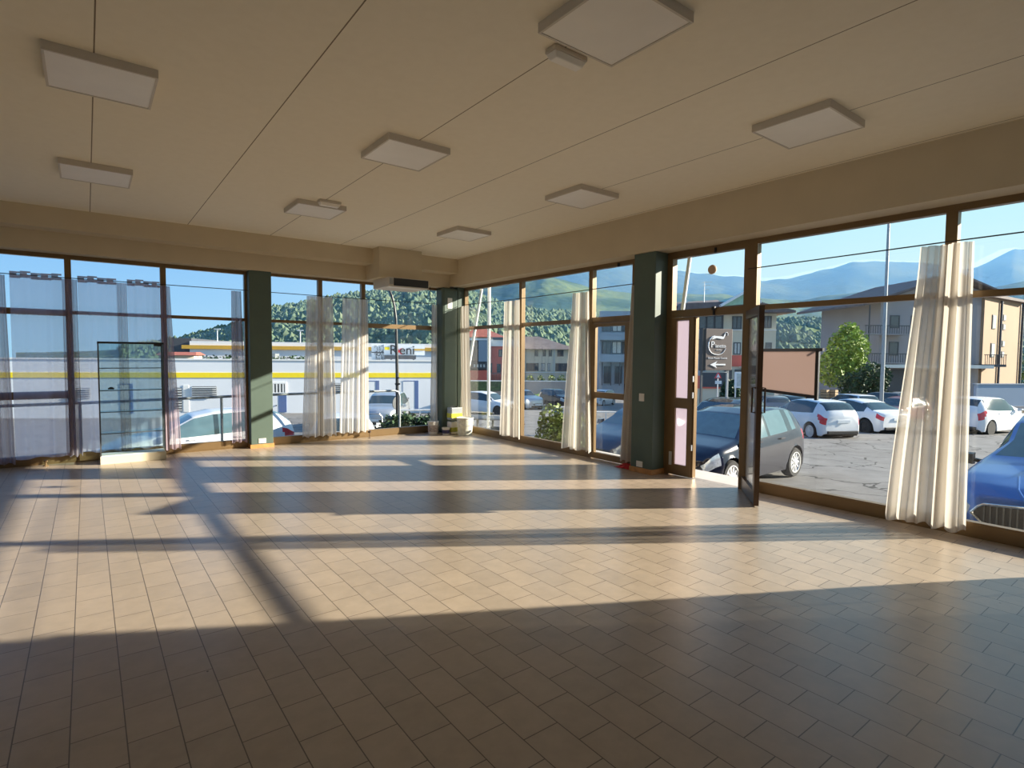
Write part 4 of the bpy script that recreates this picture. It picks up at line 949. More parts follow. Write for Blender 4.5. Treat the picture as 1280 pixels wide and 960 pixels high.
# white hall with the yellow stripe
b = Bld('supermarket_hall', 'long low white building with a yellow stripe across the side street', 'building', 400, 37, 13)
b.part('wall', MB().box(b.X(-60), b.X(556), 0, 3.5, b.g - 1, b.Z(451)), 'wht_wall')
b.part('parapet', MB().box(b.X(-60) - .05, b.X(556) + .05, -.06, .3, b.Z(451), b.Z(449.3)), 'white')
b.box('yellow_stripe', 'yellow', -60, 556, 466, 472, -.04, .0)
def louvre(px0, px1, py0, py1, n):
    x0, x1, z0, z1 = b.X(px0), b.X(px1), b.Z(py1), b.Z(py0)
    w = MB().box(x0, x1, -.03, .02, z0, z1).build('louvre_window', 'slate', b.root)
    m = MB()
    for k in range(n): z = z0 + (z1 - z0) * (k + .5) / n; m.hexa([(x0, -.12, z - .05), (x1, -.12, z - .05), (x1, -.04, z), (x0, -.04, z)], [(x0, -.12, z - .02), (x1, -.12, z - .02), (x1, -.04, z + .03), (x0, -.04, z + .03)])
    m.build('slats', 'steel', w)
louvre(240, 270.5, 482.5, 495, 5); louvre(219, 227, 484, 512, 9); louvre(417, 430, 479, 491, 5); louvre(90, 112, 484, 496, 5)
b.win(338, 358, 478, 492, 'white', 'shade_glass', -.02, 5, 'grid_window')
def door(px0, px1, py0, py1, rv):
    d_ = b.box('door', 'wht_wall', px0, px1 - rv, py0, py1, -.02, .02)
    MB().box(b.X(px1 - rv), b.X(px1), -.03, .05, b.Z(py1), b.Z(py0)).box(b.X(px0), b.X(px1), -.03, .03, b.Z(py0), b.Z(py0 - 1)).build('door_reveal', 'door_blue', d_)
    MB().lathe([(.04, -.08), (.04, -.02)], (b.X(px0) + .35, 0, b.Z((py0 + py1) / 2 + 3)), 10, 'y').build('door_knob', 'black', d_)
door(460, 474, 477, 514, 4.5); door(504, 523, 477, 515, 4.5); door(338, 358, 492, 515, 10); door(150, 166, 480, 514, 4)
b.box('door_panel', 'white', 229, 236, 481, 513, -.03, 0)
b.done()
# set-back upper hall with stripe
b = Bld('warehouse', 'set-back white hall with an ochre stripe behind the low white building', 'building', 340, 56, 12)
MT['ochre'] = mat('ochre_stripe', (.62, .36, .05), .6, var=.08)
b.part('wall', MB().box(b.X(238), b.X(560), 0, 14, b.g - 1, b.Z(427.5)), 'wht_wall')
b.part('grey_wing', MB().box(b.X(213), b.X(238), .5, 14, b.g - 1, b.Z(424)), 'slate')
b.box('ochre_stripe', 'ochre', 229, 560, 432.5, 437, -.25, .0)
for px in (265, 372): 
    x = b.X(px); b.part('roof_lamp', MB().tube([(x, 2, b.Z(428)), (x, 2, b.Z(412))], .05, 6).box(x - .3, x + .3, 1.9, 2.1, b.Z(412), b.Z(411)), 'steel')
b.part('roof_plant', MB().box(b.X(330), b.X(352), -3, -1, b.Z(452), b.Z(442)), 'grey')
b.done()
b = Bld('shed', 'small cream shed with red roof behind the white building', 'shed', 232, 47, 20)
b.part('wall', MB().box(b.X(200), b.X(243), 0, 4, b.g - 1, b.Z(443)), 'cream_wall')
b.part('roof', MB().hexa([(b.X(196), -.4, b.Z(444)), (b.X(247), -.4, b.Z(444)), (b.X(247), 4.4, b.Z(444)), (b.X(196), 4.4, b.Z(444))], [(b.X(199), 1, b.Z(440)), (b.X(243), 1, b.Z(440)), (b.X(243), 3, b.Z(440)), (b.X(199), 3, b.Z(440))]), 'roof_red')
b.done()
for k, (p0, p1) in enumerate(((252, 298), (338, 384))):
    HD = (45, 48)[k]; q = at((p0 + p1) / 2, 446, HD)
    plant('hedge', ['strip of dark hedge over the roof edge beyond the gathered lilac curtain', 'strip of dark hedge over the roof edge beside the sunlit pillar'][k], 'hedge', (q.x, q.y, gz(q.x, q.y)),
          [((at(p, 447, HD).x, at(p, 447, HD).y, at(p, 447, HD).z - .9), (.7, .7, 1.1)) for p in range(p0, p1, 8)], 1500, .13, 'leaf_dark', [((q.x, q.y, gz(q.x, q.y)), (q.x, q.y, 0), .1)], 60 + k, 'hedge behind the white building')
# roof sign of the white building
b = Bld('roof_sign', 'white roof sign with dark lettering and a red mark on the low building', 'sign', 505, 41.5, 10)
b.part('board', MB().box(b.X(480), b.X(531), 0, .35, b.Z(444), b.Z(430.5)), 'white')
b.part('frame', MB().box(b.X(481), b.X(520), -.1, .5, b.Z(449), b.Z(444.2)).box(b.X(488), b.X(490), -.1, .5, b.Z(452), b.Z(449)).box(b.X(516), b.X(518), -.1, .5, b.Z(452), b.Z(449)), 'slate')
b.box('stripe', 'ochre', 518, 531, 436, 438, -.03, 0.01); b.box('stripe', 'yellow', 481, 487, 434, 437.5, -.03, .01)
zz = b.Z(438); R90 = (math.pi / 2, 0, 0)
text('lettering', 'R', 1.0, 'black', b.root, (b.X(492), -.02, zz), R90, .03)
text('red_letter', 'x', .95, 'red_lens', b.root, (b.X(499), -.02, zz), R90, .03)
text('lettering', 'eni', .95, 'black', b.root, (b.X(509), -.02, zz), R90, .03)
b.done()
b = Bld('billboard', 'square grey billboard with busy dark lattice left of the roof sign', 'billboard', 472, 41.5, 12)
b.part('board', MB().box(b.X(464.5), b.X(482), 0, .3, b.Z(451), b.Z(429.5)), 'white')
m = MB(); rnd = random.Random(4)
for i in range(9):
    for j in range(11):
        if rnd.random() < .62: m.box(b.X(468.5 + i * 1.4), b.X(468.5 + i * 1.4 + rnd.uniform(.5, 1.2)), -.03, 0, b.Z(432 + j * 1.7 + rnd.uniform(.6, 1.5)), b.Z(432 + j * 1.7))
m.box(b.X(464.5), b.X(482), -.03, 0, b.Z(441), b.Z(440)).build('lattice_print', 'dark_grey', b.root)
b.part('legs', MB().box(b.X(467), b.X(468), .1, .3, b.Z(456), b.Z(451)).box(b.X(479), b.X(480), .1, .3, b.Z(456), b.Z(451)), 'slate')
b.done()
# houses across the street
b = Bld('house', 'cream two-storey house with a grey hipped roof above the bush', 'house', 685, 105, 3)
b.part('wall', MB().box(b.X(655), b.X(718), 0, 9, b.g - 2, b.Z(436)), 'cream_wall')
b.part('roof', MB().hexa([(b.X(654.4), -1, b.Z(436.5)), (b.X(722), -1, b.Z(436.5)), (b.X(722), 10, b.Z(436.5)), (b.X(654.4), 10, b.Z(436.5))], [(b.X(655), 4, b.Z(420)), (b.X(676), 4, b.Z(420)), (b.X(676), 5, b.Z(420)), (b.X(655), 5, b.Z(420))]), 'roof_grey')
for p0, p1 in ((668, 672), (678, 682), (685.5, 689.5), (696, 704)): b.win(p0, p1, 437.5, 445.5, bars=1 if p1 - p0 < 6 else 2)
for p0, p1, g in ((657.5, 673, 'shade_glass'), (676, 681, 'pale_glass'), (684, 688, 'pale_glass'), (694, 709, 'shade_glass')): b.win(p0, p1, 454, 464, gm=g, bars=2)
b.box('drain_pipe', 'steel', 692, 692.7, 437, 478, -.15, -.05); b.box('string_course', 'white', 655, 718, 465.2, 466, -.12, 0)
b.done()
b = Bld('house', 'coral red house between the first two white curtains', 'house', 634, 104, 3)
b.part('wall', MB().box(b.X(614), b.X(653.6), 0, 9, b.g - 2, b.Z(433)), 'coral')
b.part('roof', MB().box(b.X(613.6), b.X(653.9), -.6, 9.5, b.Z(433), b.Z(424.5)), 'white')
b.win(623, 627.5, 437, 446); b.win(648, 652, 437, 446); b.win(612.5, 615, 454, 466); b.win(621, 626, 455, 466); b.box('grey_window_shed', 'slate', 616, 630, 422, 425, -.8, 3)
f = MB()
for k in range(9): f.box(b.X(614 + k * 2), b.X(614.4 + k * 2), -2, -1.9, b.Z(478), b.Z(466))
f.box(b.X(613), b.X(632), -2, -1.9, b.Z(466.5), b.Z(466)).build('railing', 'dark_grey', b.root); b.done()
b = Bld('office_block', 'dark slate block at the edge of the sunlit corner curtain', 'building', 600, 98, 3)
b.part('wall', MB().box(b.X(578), b.X(612.4), 0, 5, b.g - 2, b.Z(425.5)), 'slate'); b.box('grey_bay', 'blue_grey', 598, 609, 426, 452, -.3, 0); b.box('white_parapet', 'white', 586, 612, 423, 425.5, -.3, 5)  # slate block with a plain white parapet strip
b.win(589, 597, 427, 451, bars=2); b.box('shop_sign', 'slate', 588, 609, 453, 461, -.4, 0)
b.box('red_shopfront', 'coral', 583, 612, 463, 478, -.2, 0)
for k in range(4): b.box('shop_letter', 'pale_glass', 592 + k * 4, 594 + k * 4, 455.5, 459, -.45, -.4)
b.done()
b = Bld('house', 'pale house under a wide red tiled roof behind the slate block', 'house', 608, 122, 3)
b.part('wall', MB().box(b.X(580), b.X(628), 0, 9, b.g - 2, b.Z(421)), 'cream_wall')
b.part('roof', MB().hexa([(b.X(574), -1, b.Z(421.5)), (b.X(632), -1, b.Z(421.5)), (b.X(632), 10, b.Z(421.5)), (b.X(574), 10, b.Z(421.5))], [(b.X(592), 4, b.Z(410)), (b.X(607), 4, b.Z(410)), (b.X(607), 5, b.Z(410)), (b.X(592), 5, b.Z(410))]), 'roof_red')
b.part('chimney', MB().box(b.X(603), b.X(606), 4, 5, b.Z(413), b.Z(408)), 'cream_wall'); b.win(600, 604, 423, 429); b.done()
b = Bld('garden_wall', 'long grey garden wall below the cream house', 'wall', 680, 78, 3)
b.part('wall_face', MB().box(b.X(560), b.X(735), 0, .3, b.g - 1, b.Z(477)), 'grey_wall'); b.part('coping', MB().box(b.X(559), b.X(736), -.06, .36, b.Z(477), b.Z(476)), 'white')
b.box('green_fence', 'leaf_dark', 583, 632, 477.5, 489, -.2, 0); b.done()
for k in range(6):
    px = 650 + k * 13; q = at(px, 472, 92); g_ = gz(q.x, q.y) - 1
    plant('shrub', 'grey green shrub in the row before the cream house', 'shrub', (q.x, q.y, g_), [((q.x, q.y, q.z - .8), (.72, .72, 1.3))], 260, .2, 'leaf_olive', [((q.x, q.y, g_), (q.x, q.y, q.z - .5), .06)], 70 + k, 'shrubs before the cream house')
# balcony block seen through the side door
b = Bld('apartment_block', 'blue grey apartment block with long balconies seen through the side door', 'building', 770, 78, -6)
b.part('wall', MB().box(b.X(749), b.X(822), 1.4, 12, b.g - 2, b.Z(393)), 'blue_grey')
for k, (y0, y1) in enumerate(((389, 397), (416.5, 425), (443.5, 452.5))):
    b.part('balcony', MB().box(b.X(748), b.X(823), -.1, .1, b.Z(y1), b.Z(y0)).box(b.X(748), b.X(823), .1, 1.4, b.Z(y1), b.Z(y1 - 1.6)), 'blue_grey')
for y0, y1 in ((397, 414), (426.5, 442)):
    for p in range(752, 820, 13): b.win(p, p + 12, y0, y1, 'dark_grey', 'shade_glass' if (p // 13) % 2 else 'pale_glass', 1.35, 2)
for p in range(752, 820, 11): b.box('post', 'slate', p, p + 1.2, 453, 482, .2, .5)
for p in range(755, 815, 14): b.win(p, p + 9, 458, 480, y=1.3, bars=2)
b.done()
b = Bld('house', 'small salmon house left of the balcony block', 'house', 743, 100)
b.part('wall', MB().box(b.X(736), b.X(748), 0, 6, b.g - 2, b.Z(434)), 'cream_wall'); b.part('roof', MB().box(b.X(735), b.X(749), -.6, 6, b.Z(434), b.Z(431)), 'white'); b.box('lower_wall', 'orange_wall', 736, 748, 455, 480, -.1, 0)
b.win(739, 743, 437, 446); b.win(739, 743, 460, 470, y=-.12); b.done()
# painted apartment house behind the brown sign
b = Bld('apartment_house', 'cream and coral apartment house behind the brown sign, with a green gable', 'building', 915, 46, -4)
b.part('wall', MB().box(b.X(846), b.X(968), 0, 11, b.g - 1, b.Z(390)), 'cream_wall')
b.part('roof', MB().prism([(b.X(840), -1.2, b.Z(391)), (b.X(984), -1.2, b.Z(392)), (b.X(984), -1.2, b.Z(389.5)), (b.X(935), -1.2, b.Z(378)), (b.X(846), -1.2, b.Z(381))], (0, 13, 0)), 'roof_grey')
b.part('upper_roof', MB().hexa([(b.X(840), -.5, b.Z(384)), (b.X(905), -.5, b.Z(384)), (b.X(905), 10, b.Z(384)), (b.X(840), 10, b.Z(384))], [(b.X(846), 5, b.Z(372)), (b.X(916), 5, b.Z(367.5)), (b.X(916), 5.6, b.Z(367.5)), (b.X(846), 5.6, b.Z(372))]), 'roof_grey')
gbl = b.part('gable', MB().prism([(b.X(893), -1.5, b.Z(385)), (b.X(936), -1.5, b.Z(381)), (b.X(919.5), -1.5, b.Z(369.5))], (0, 6, 0)), 'green_clad')
MB().bar((b.X(890), -1.7, b.Z(385)), (b.X(919.5), -1.7, b.Z(368)), .5, .18).bar((b.X(919.5), -1.7, b.Z(368)), (b.X(938), -1.7, b.Z(381)), .5, .18).build('barge_board', 'white', gbl)
b.part('chimney', MB().box(b.X(860), b.X(864), 2, 3, b.Z(380), b.Z(372)), 'steel')
b.box('loggia', 'slate', 870, 902, 394, 412, -.05, .02)
for p in (871, 881, 891): b.win(p, p + 9.5, 395, 411, 'dark_grey', 'shade_glass', -.08, 1)
b.box('blue_wall', 'blue_grey', 846, 882, 413, 470, -.06, 0); b.win(870, 878, 424, 443, y=-.1); b.win(852, 862, 424, 443, y=-.1)
b.win(913, 925, 395.5, 411.5, bars=2); b.win(915.5, 924.5, 428, 443, gm='pale_glass', bars=2); b.win(953, 962, 395, 410, bars=2); b.win(940, 948, 428, 443); b.win(955, 963, 428, 443)
b.box('coral_band', 'coral', 914, 968, 444, 458, -.08, 0); b.box('red_shopfront', 'coral', 846, 905, 470, 486, -.1, 0); b.box('dark_shopfront', 'slate', 876, 905, 466, 484, -.14, -.02); b.box('string_course', 'white', 846, 968, 412, 413, -.1, 0)
b.win(905, 914, 462, 482, y=-.05); b.win(918, 940, 462, 482, y=-.05, bars=2); b.win(944, 966, 462, 482, y=-.05, bars=2)
bal = b.part('balcony', MB().box(b.X(923), b.X(968), -1.1, 0, b.Z(459), b.Z(458)), 'white')
m = MB()
for k in range(16): m.box(b.X(923 + k * 3), b.X(923.4 + k * 3), -1.1, -1.06, b.Z(458), b.Z(446.5))
m.box(b.X(923), b.X(968), -1.12, -1.05, b.Z(446.5), b.Z(445.5)).build('railing', 'dark_grey', bal)
an = MB().tube([(b.X(881.5), 1, b.Z(383)), (b.X(881.5), 1, b.Z(351))], .035, 6)
for k, z in enumerate((352, 356, 361)): an.bar((b.X(878 + k), 1, b.Z(z)), (b.X(891 - k * 2), 1, b.Z(z - 1)), .03, .03)
an.build('roof_antenna', 'steel', b.root); b.done()
# three-storey house on the right with an apricot side
b = Bld('apartment_house', 'grey three-storey house with balconies and apricot side wall behind the large curtain', 'building', 1180, 56, 2)
e = (1095, 378); 
b.part('wall', MB().prism([(b.X(1097), 0, b.g - 1), (b.X(1226), 0, b.g - 1), (b.X(1226), 0, b.Z(366)), (b.X(1180), 0, b.Z(348)), (b.X(1097), 0, b.Z(377))], (0, 10, 0)), 'mauve_wall')
b.part('roof', MB().prism([(b.X(1066), -1.2, b.Z(385)), (b.X(1180), -1.2, b.Z(346)), (b.X(1236), -1.2, b.Z(368)), (b.X(1236), -1.2, b.Z(366)), (b.X(1180), -1.2, b.Z(343.5)), (b.X(1066), -1.2, b.Z(382))], (0, 12, 0)), 'roof_grey')
X1, X2, YS = b.X(1226, -.3), b.X(1272, 5.5), 5.5
ZS = lambda py: b.Z(py, 1272, 5.5)
b.part('side_wing', MB().prism([(X1, -.3, b.g - 1), (X2, YS, b.g - 1), (X2, YS, ZS(377)), (X1, -.3, b.Z(371))], (-1.5, 8, 0)), 'orange_wall')
b.part('side_roof', MB().prism([(X1 - .8, -1.3, b.Z(371)), (X2 + .3, YS - .6, ZS(380)), (X2 + .3, YS - .6, ZS(377)), (X1 - .8, -1.3, b.Z(367))], (-1.5, 9, 0)), 'roof_grey')
b.part('chimney', MB().box(b.X(1214), b.X(1222), 1, 2.2, b.Z(372), b.Z(353)), 'slate')
for (y0, y1) in ((409, 420), (443, 455)):
    bl = b.part('balcony', MB().box(b.X(1068), b.X(1122), -1.3, 0, b.Z(y1), b.Z(y1 - 1.5)), 'grey_wall'); m = MB()
    for k in range(19): m.box(b.X(1069 + k * 2.9), b.X(1069.5 + k * 2.9), -1.28, -1.24, b.Z(y1), b.Z(y0))
    m.box(b.X(1068), b.X(1122), -1.32, -1.22, b.Z(y0 + .4), b.Z(y0 - .6)).build('railing', 'dark_grey', bl)
b.part('balcony_post', MB().box(b.X(1072.5), b.X(1073.5), -1.3, -1.2, b.Z(500), b.Z(384)), 'slate')
for (y0, y1) in ((395, 411), (428, 445)):
    b.win(1109, 1121, y0, y1, gm='shade_glass'); b.win(1135, 1147, y0, y1); b.win(1160, 1172, y0, y1)
b.box('garage', 'slate', 1098, 1180, 462, 500, -.06, .0); b.box('garage_slab', 'steel', 1086, 1226, 456, 460, -1.4, 0)
def side(px, y0, y1, w, nm, gm):
    u = (px - 1226) / 46; x = X1 + (X2 - X1) * u; y = -.3 + 5.8 * u; dx, dy = (X2 - X1), 5.8; l = math.hypot(dx, dy); dx /= l; dy /= l
    z0, z1 = b.Z(y1), b.Z(y0); n_ = Vector((dy, -dx, 0))
    fr = MB().prism([Vector((x, y, z0)) + n_ * .07, Vector((x + dx * w, y + dy * w, z0)) + n_ * .07, Vector((x + dx * w, y + dy * w, z1)) + n_ * .07, Vector((x, y, z1)) + n_ * .07], -n_ * .1).build(nm, 'dark_grey', b.root)
    k = .12 * w
    MB().prism([Vector((x + dx * k, y + dy * k, z0 + .1)) + n_ * .09, Vector((x + dx * (w - k), y + dy * (w - k), z0 + .1)) + n_ * .09, Vector((x + dx * (w - k), y + dy * (w - k), z1 - .1)) + n_ * .09, Vector((x + dx * k, y + dy * k, z1 - .1)) + n_ * .09], -n_ * .1).build('pane', gm, fr)
for y0, y1 in ((392, 410), (428, 446)): side(1235, y0, y1, 1.0, 'window', 'pale_glass')
for y0, y1 in ((390, 398), (402, 410), (424, 432), (438, 446)): side(1248, y0, y1, .75, 'window', 'pale_glass')
b.part('drain_pipe', MB().tube([(X1 + (X2 - X1) * .4, 1.85, b.g), (X1 + (X2 - X1) * .4, 1.85, b.Z(373))], .11, 8), 'slate'); b.part('drain_pipe', MB().tube([(X2, 5.3, b.g), (X2, 5.3, ZS(378))], .11, 8), 'slate')
b.part('side_balcony', MB().box(b.X(1216), b.X(1243), -1.2, .3, b.Z(458), b.Z(455)), 'slate'); m = MB()
for k in range(11): m.box(b.X(1217 + k * 2.5), b.X(1217.4 + k * 2.5), -1.2, -1.16, b.Z(455), b.Z(443))
m.box(b.X(1216), b.X(1243), -1.22, -1.14, b.Z(443.5), b.Z(442.7)); m.build('side_railing', 'dark_grey', b.root)
an = MB().tube([(b.X(1225.5), 2, b.Z(366)), (b.X(1225.5), 2, b.Z(320))], .04, 6)
for z, p in ((321, 1213), (333, 1214), (337, 1216)): an.bar((b.X(p), 2, b.Z(z + 1)), (b.X(1226), 2, b.Z(z)), .04, .04)
an.build('roof_antenna', 'dark_grey', b.root); b.done()
b = Bld('panel_wall', 'blue grey panel wall along the car park behind the white car', 'wall', 1250, 37, 8)
b.part('panel', MB().box(b.X(1221), b.X(1420), 0, .2, b.g, b.Z(481)), 'blue_panel'); b.part('rail_top', MB().box(b.X(1220), b.X(1421), -.04, .24, b.Z(481), b.Z(479.6)), 'blue_grey'); b.part('plinth', MB().box(b.X(1221), b.X(1420), -.15, 0, b.g, b.Z(508)), 'grey_wall'); b.done()
# scattered houses high on the slopes
rnd = random.Random(12)
def ray_ground(px, py, d0, d1):
    return at(px, py, d0 + (d1 - d0) * rnd.random())
for k, (px, py, D) in enumerate([(1081, 396, 600), (1092, 400, 610), (1099, 404, 590), (1073, 402, 600), (1106, 398, 640), (763, 392, 520), (752, 394, 540), (742, 391, 560), (1010, 412, 380), (1022, 409, 400)]):
    q = at(px, py, D); s = D / FPX
    t = thing('hillside_house', 'tiny pale house scattered high on the hillside', 'house', (q.x, q.y, q.z - 3 * s), 'houses on the hillside')
    w = rnd.uniform(3, 5) * s; h = 2.6 * s
    MB().box(q.x - w / 2, q.x + w / 2, q.y - w / 2, q.y + w / 2, q.z - 14 * s, q.z + h * .4).build('house_wall', 'white', t)
    MB().hexa([(q.x - w * .6, q.y - w * .6, q.z + h * .4), (q.x + w * .6, q.y - w * .6, q.z + h * .4), (q.x + w * .6, q.y + w * .6, q.z + h * .4), (q.x - w * .6, q.y + w * .6, q.z + h * .4)],
              [(q.x - w * .1, q.y - w * .1, q.z + h * .8), (q.x + w * .1, q.y - w * .1, q.z + h * .8), (q.x + w * .1, q.y + w * .1, q.z + h * .8), (q.x - w * .1, q.y + w * .1, q.z + h * .8)]).build('house_roof', 'roof_red', t)

# ================================================================== STREET FURNITURE
# brown direction sign on two posts
q = at(897, 446, 19); b = Bld('direction_sign', 'brown sign with a white pan logo and arrow on two posts outside the open door', 'sign', 897, 21.5, 14)
b.part('sign_box', MB().box(b.X(881), b.X(914), 0, .28, b.Z(463), b.Z(411)), 'brown_sign', bevel=.015)
b.part('side_cheek', MB().box(b.X(877.5), b.X(881), .02, .26, b.Z(463.5), b.Z(411)), 'black')
for p in (879, 911.5): b.part('post', MB().box(b.X(p) - .035, b.X(p) + .035, .1, .18, b.g, b.Z(463)), 'dark_grey' if p < 900 else 'grey')
b.part('cross_rail', MB().box(b.X(879), b.X(912), .1, .18, b.Z(466), b.Z(464.6)), 'grey')
sc = 21.5 / FPX; ox, oz = b.X(881), b.Z(411)
def LP(u, v): return Vector((ox + (u - 135) / 440 * 33 * sc, -.012, oz - (v - 165) / 690 * 52 * sc))   # logo drawn in its own grid
pan = [LP(*p) for p in [(300, 285), (250, 300), (210, 340), (185, 400), (180, 460), (200, 520), (240, 565), (300, 590), (370, 595), (430, 580), (475, 545), (505, 500), (515, 455)]]
b.part('logo_bowl', MB().tube(pan, [.018, .022, .024, .024, .022, .02, .018, .016, .014, .012, .01, .008, .005], 8), 'white')
b.part('logo_handle', MB().prism([LP(*p) for p in [(285, 285), (430, 290), (455, 300), (480, 250), (500, 262), (465, 330), (430, 335), (330, 320), (240, 345)]], (0, -.01, 0)), 'white')
b.part('logo_hook', MB().tube([LP(*p) for p in [(480, 262), (495, 230), (520, 220), (542, 238), (540, 275)]], .012, 8), 'white')
text('lettering', 'P', .34, 'white', b.root, LP(262, 430), R90, .006, sx=.95)
text('lettering', 'ianetto', .20, 'white', b.root, LP(408, 450), R90, .006, sx=.8)
text('lettering', 'cucine', .06, 'white', b.root, LP(380, 515), R90, .004, sx=1.5)
text('lettering', 'Show Room Cucine', .105, 'white', b.root, LP(360, 650), R90, .005, sx=.98)
b.part('arrow', MB().prism([LP(*p) for p in [(215, 760), (355, 700), (320, 745), (510, 745), (510, 770), (320, 770), (350, 815)]], (0, -.01, 0)), 'white')
b.done()
# triangular road sign and small white board beyond
b = Bld('road_sign', 'red and white triangular road sign on a thin post below the brown sign', 'road sign', 897, 34)
b.part('triangle', MB().prism([(b.X(893), 0, b.Z(473)), (b.X(902), 0, b.Z(473)), (b.X(897.5), 0, b.Z(464))], (0, .03, 0)), 'red_lens')
b.part('triangle_face', MB().prism([(b.X(895), -.01, b.Z(472)), (b.X(900), -.01, b.Z(472)), (b.X(897.5), -.01, b.Z(467))], (0, .01, 0)), 'white')
b.box('lower_plate', 'white', 894, 902, 476, 480, 0, .03); b.part('post', MB().tube([(b.X(897.5), .06, b.g), (b.X(897.5), .06, b.Z(466))], .035, 8), 'steel'); b.done()
b = Bld('notice_board', 'white glazed notice board on two legs beside the brown sign', 'notice board', 926, 30)
b.box('board', 'white', 919, 932, 465, 485, 0, .12); b.box('poster', 'pale_glass', 921, 930, 467, 483, -.02, 0); b.box('emblem', 'blue_panel', 926, 929, 470, 477, -.04, -.02)
for p in (920, 931): b.part('leg', MB().tube([(b.X(p), .06, b.g), (b.X(p), .06, b.Z(485))], .04, 8), 'steel')
b.done()
# tall lamp post in the car park
q = at(1104, 446, 29); gq = gz(q.x, q.y)
lp = thing('lamp_post', 'tall slim grey lamp post at the grass strip in the car park', 'lamp post', (q.x, q.y, gq))
MB().tube([(q.x, q.y, gq), (q.x, q.y, 4), (q.x, q.y, 9.6)], [.10, .085, .055], 12).build('pole', 'grey', lp, True)
MB().box(q.x - .5, q.x + .1, q.y - .1, q.y + .1, 9.55, 9.65).build('lamp_head', 'steel', lp); MB().lathe([(.16, 0), (.16, .05), (.11, .3)], (q.x, q.y, gq), 12).build('base', 'grey', lp, True)
# curved lamp post by the railing, with the round sign seen edge-on
q = at(496, 446, 14.5); gq = gz(q.x, q.y); b = Bld('street_lamp', 'black street lamp with curved top and oval sign rising behind the hedge', 'street lamp', 496, 14.5)
pts = [(b.X(496.5), 0, b.g), (b.X(496.5), 0, b.Z(470)), (b.X(495.5), 0, b.Z(420)), (b.X(495), 0, b.Z(398)), (b.X(493), 0, b.Z(382)), (b.X(490), 0, b.Z(370)), (b.X(486), 0, b.Z(361)), (b.X(479), 0, b.Z(355))]
b.part('pole', MB().tube(pts, [.045, .042, .038, .034, .03, .028, .026, .024], 10), 'black'); b.part('lamp_head', MB().lathe([(.05, .08), (.16, 0), (.15, -.03)], (b.X(479), 0, b.Z(355)), 14), 'black')
b.part('sign_disc', MB().hexa([(b.X(494.2), -.12, b.Z(512)), (b.X(495.8), -.10, b.Z(512)), (b.X(495.8), .12, b.Z(512)), (b.X(494.2), .10, b.Z(512))], [(b.X(494), -.12, b.Z(498)), (b.X(495.8), -.1, b.Z(498)), (b.X(495.8), .12, b.Z(498)), (b.X(494), .1, b.Z(498))]), 'black') if False else None
dm = MB(); nn = 24
dm.prism([(b.X(495) + .075 * _c(2 * math.pi * k / nn), .12 * _c(2 * math.pi * k / nn), b.Z(504) + .17 * _s(2 * math.pi * k / nn)) for k in range(nn)], (.02, -.02, 0)).build('sign_disc', 'dark_grey', b.root)
b.part('clamp', MB().box(b.X(494), b.X(500), -.04, .04, b.Z(481), b.Z(479)).box(b.X(495), b.X(499), -.04, .04, b.Z(473), b.Z(471.5)), 'black'); b.done()
# railing along the ledge in front of the far windows
rl = thing('railing', 'grey tubular railing outside the far windows in front of the white car', 'railing', (2.5, 10.95, gz(2.5, 11)))
ry = 10.95
MB().tube([(-3.4, ry, .70), (0, ry, .71), (2.3, ry, .74), (5.20, ry, .74), (5.28, ry, .71), (5.31, ry, .62), (5.31, ry, -1.02)], .024, 10).build('top_rail', 'grey', rl, True)
for x in (-2.0, -.1, 1.88, 3.6): MB().tube([(x, ry, -1.02), (x, ry, .71)], .022, 8).build('post', 'grey', rl, True)
b2 = thing('railing', 'low pale grey barrier beside the hedge on the side street', 'railing', (4.6, 11.9, gz(4.6, 12)))
c0 = at(452, 517, 12.8); c1 = at(477, 517, 12.8)
MB().tube([c0 + Vector((0, 0, -1)), c0, c1 + Vector((-.05, 0, 0)), c1 + Vector((0, 0, -.06)), c1 + Vector((0, 0, -1.1))], .022, 8).build('barrier_tube', 'steel', b2, True)
b3 = thing('railing', 'thin white rail behind the hedge, before the white building door', 'railing', at(520, 515, 17))
c0 = at(500, 513, 17); c1 = at(550, 512, 17)
MB().tube([c0, c1], .03, 8).build('rail_tube', 'white', b3, True)
for k in (.05, .5, .95): c = c0 + (c1 - c0) * k; MB().tube([c, c + Vector((0, 0, -1.0))], .025, 8).build('post', 'white', b3, True)
# leaning white props from the ledge to the canopy
tag(MB().tube([(6.2, 9.98, -.012), (6.55, 9.67, 2.875)], .030, 10).build('leaning_pole', 'white', None, True), 'white leaning pole outside, beside the sunlit corner curtain', 'pole')
tag(MB().tube([(6.2, 4.775, -.012), (6.52, 4.62, 2.875)], .026, 10).build('leaning_pole', 'white', None, True), 'white leaning pole outside the entrance top light', 'pole')
q = at(611, 446, 11.9); tag(MB().tube([(q.x, q.y, gz(q.x, q.y)), (q.x, q.y, 4.2)], .035, 10).build('flag_pole', 'white', None, True), 'upright thin white pole outside between the corner and the second curtain', 'pole')
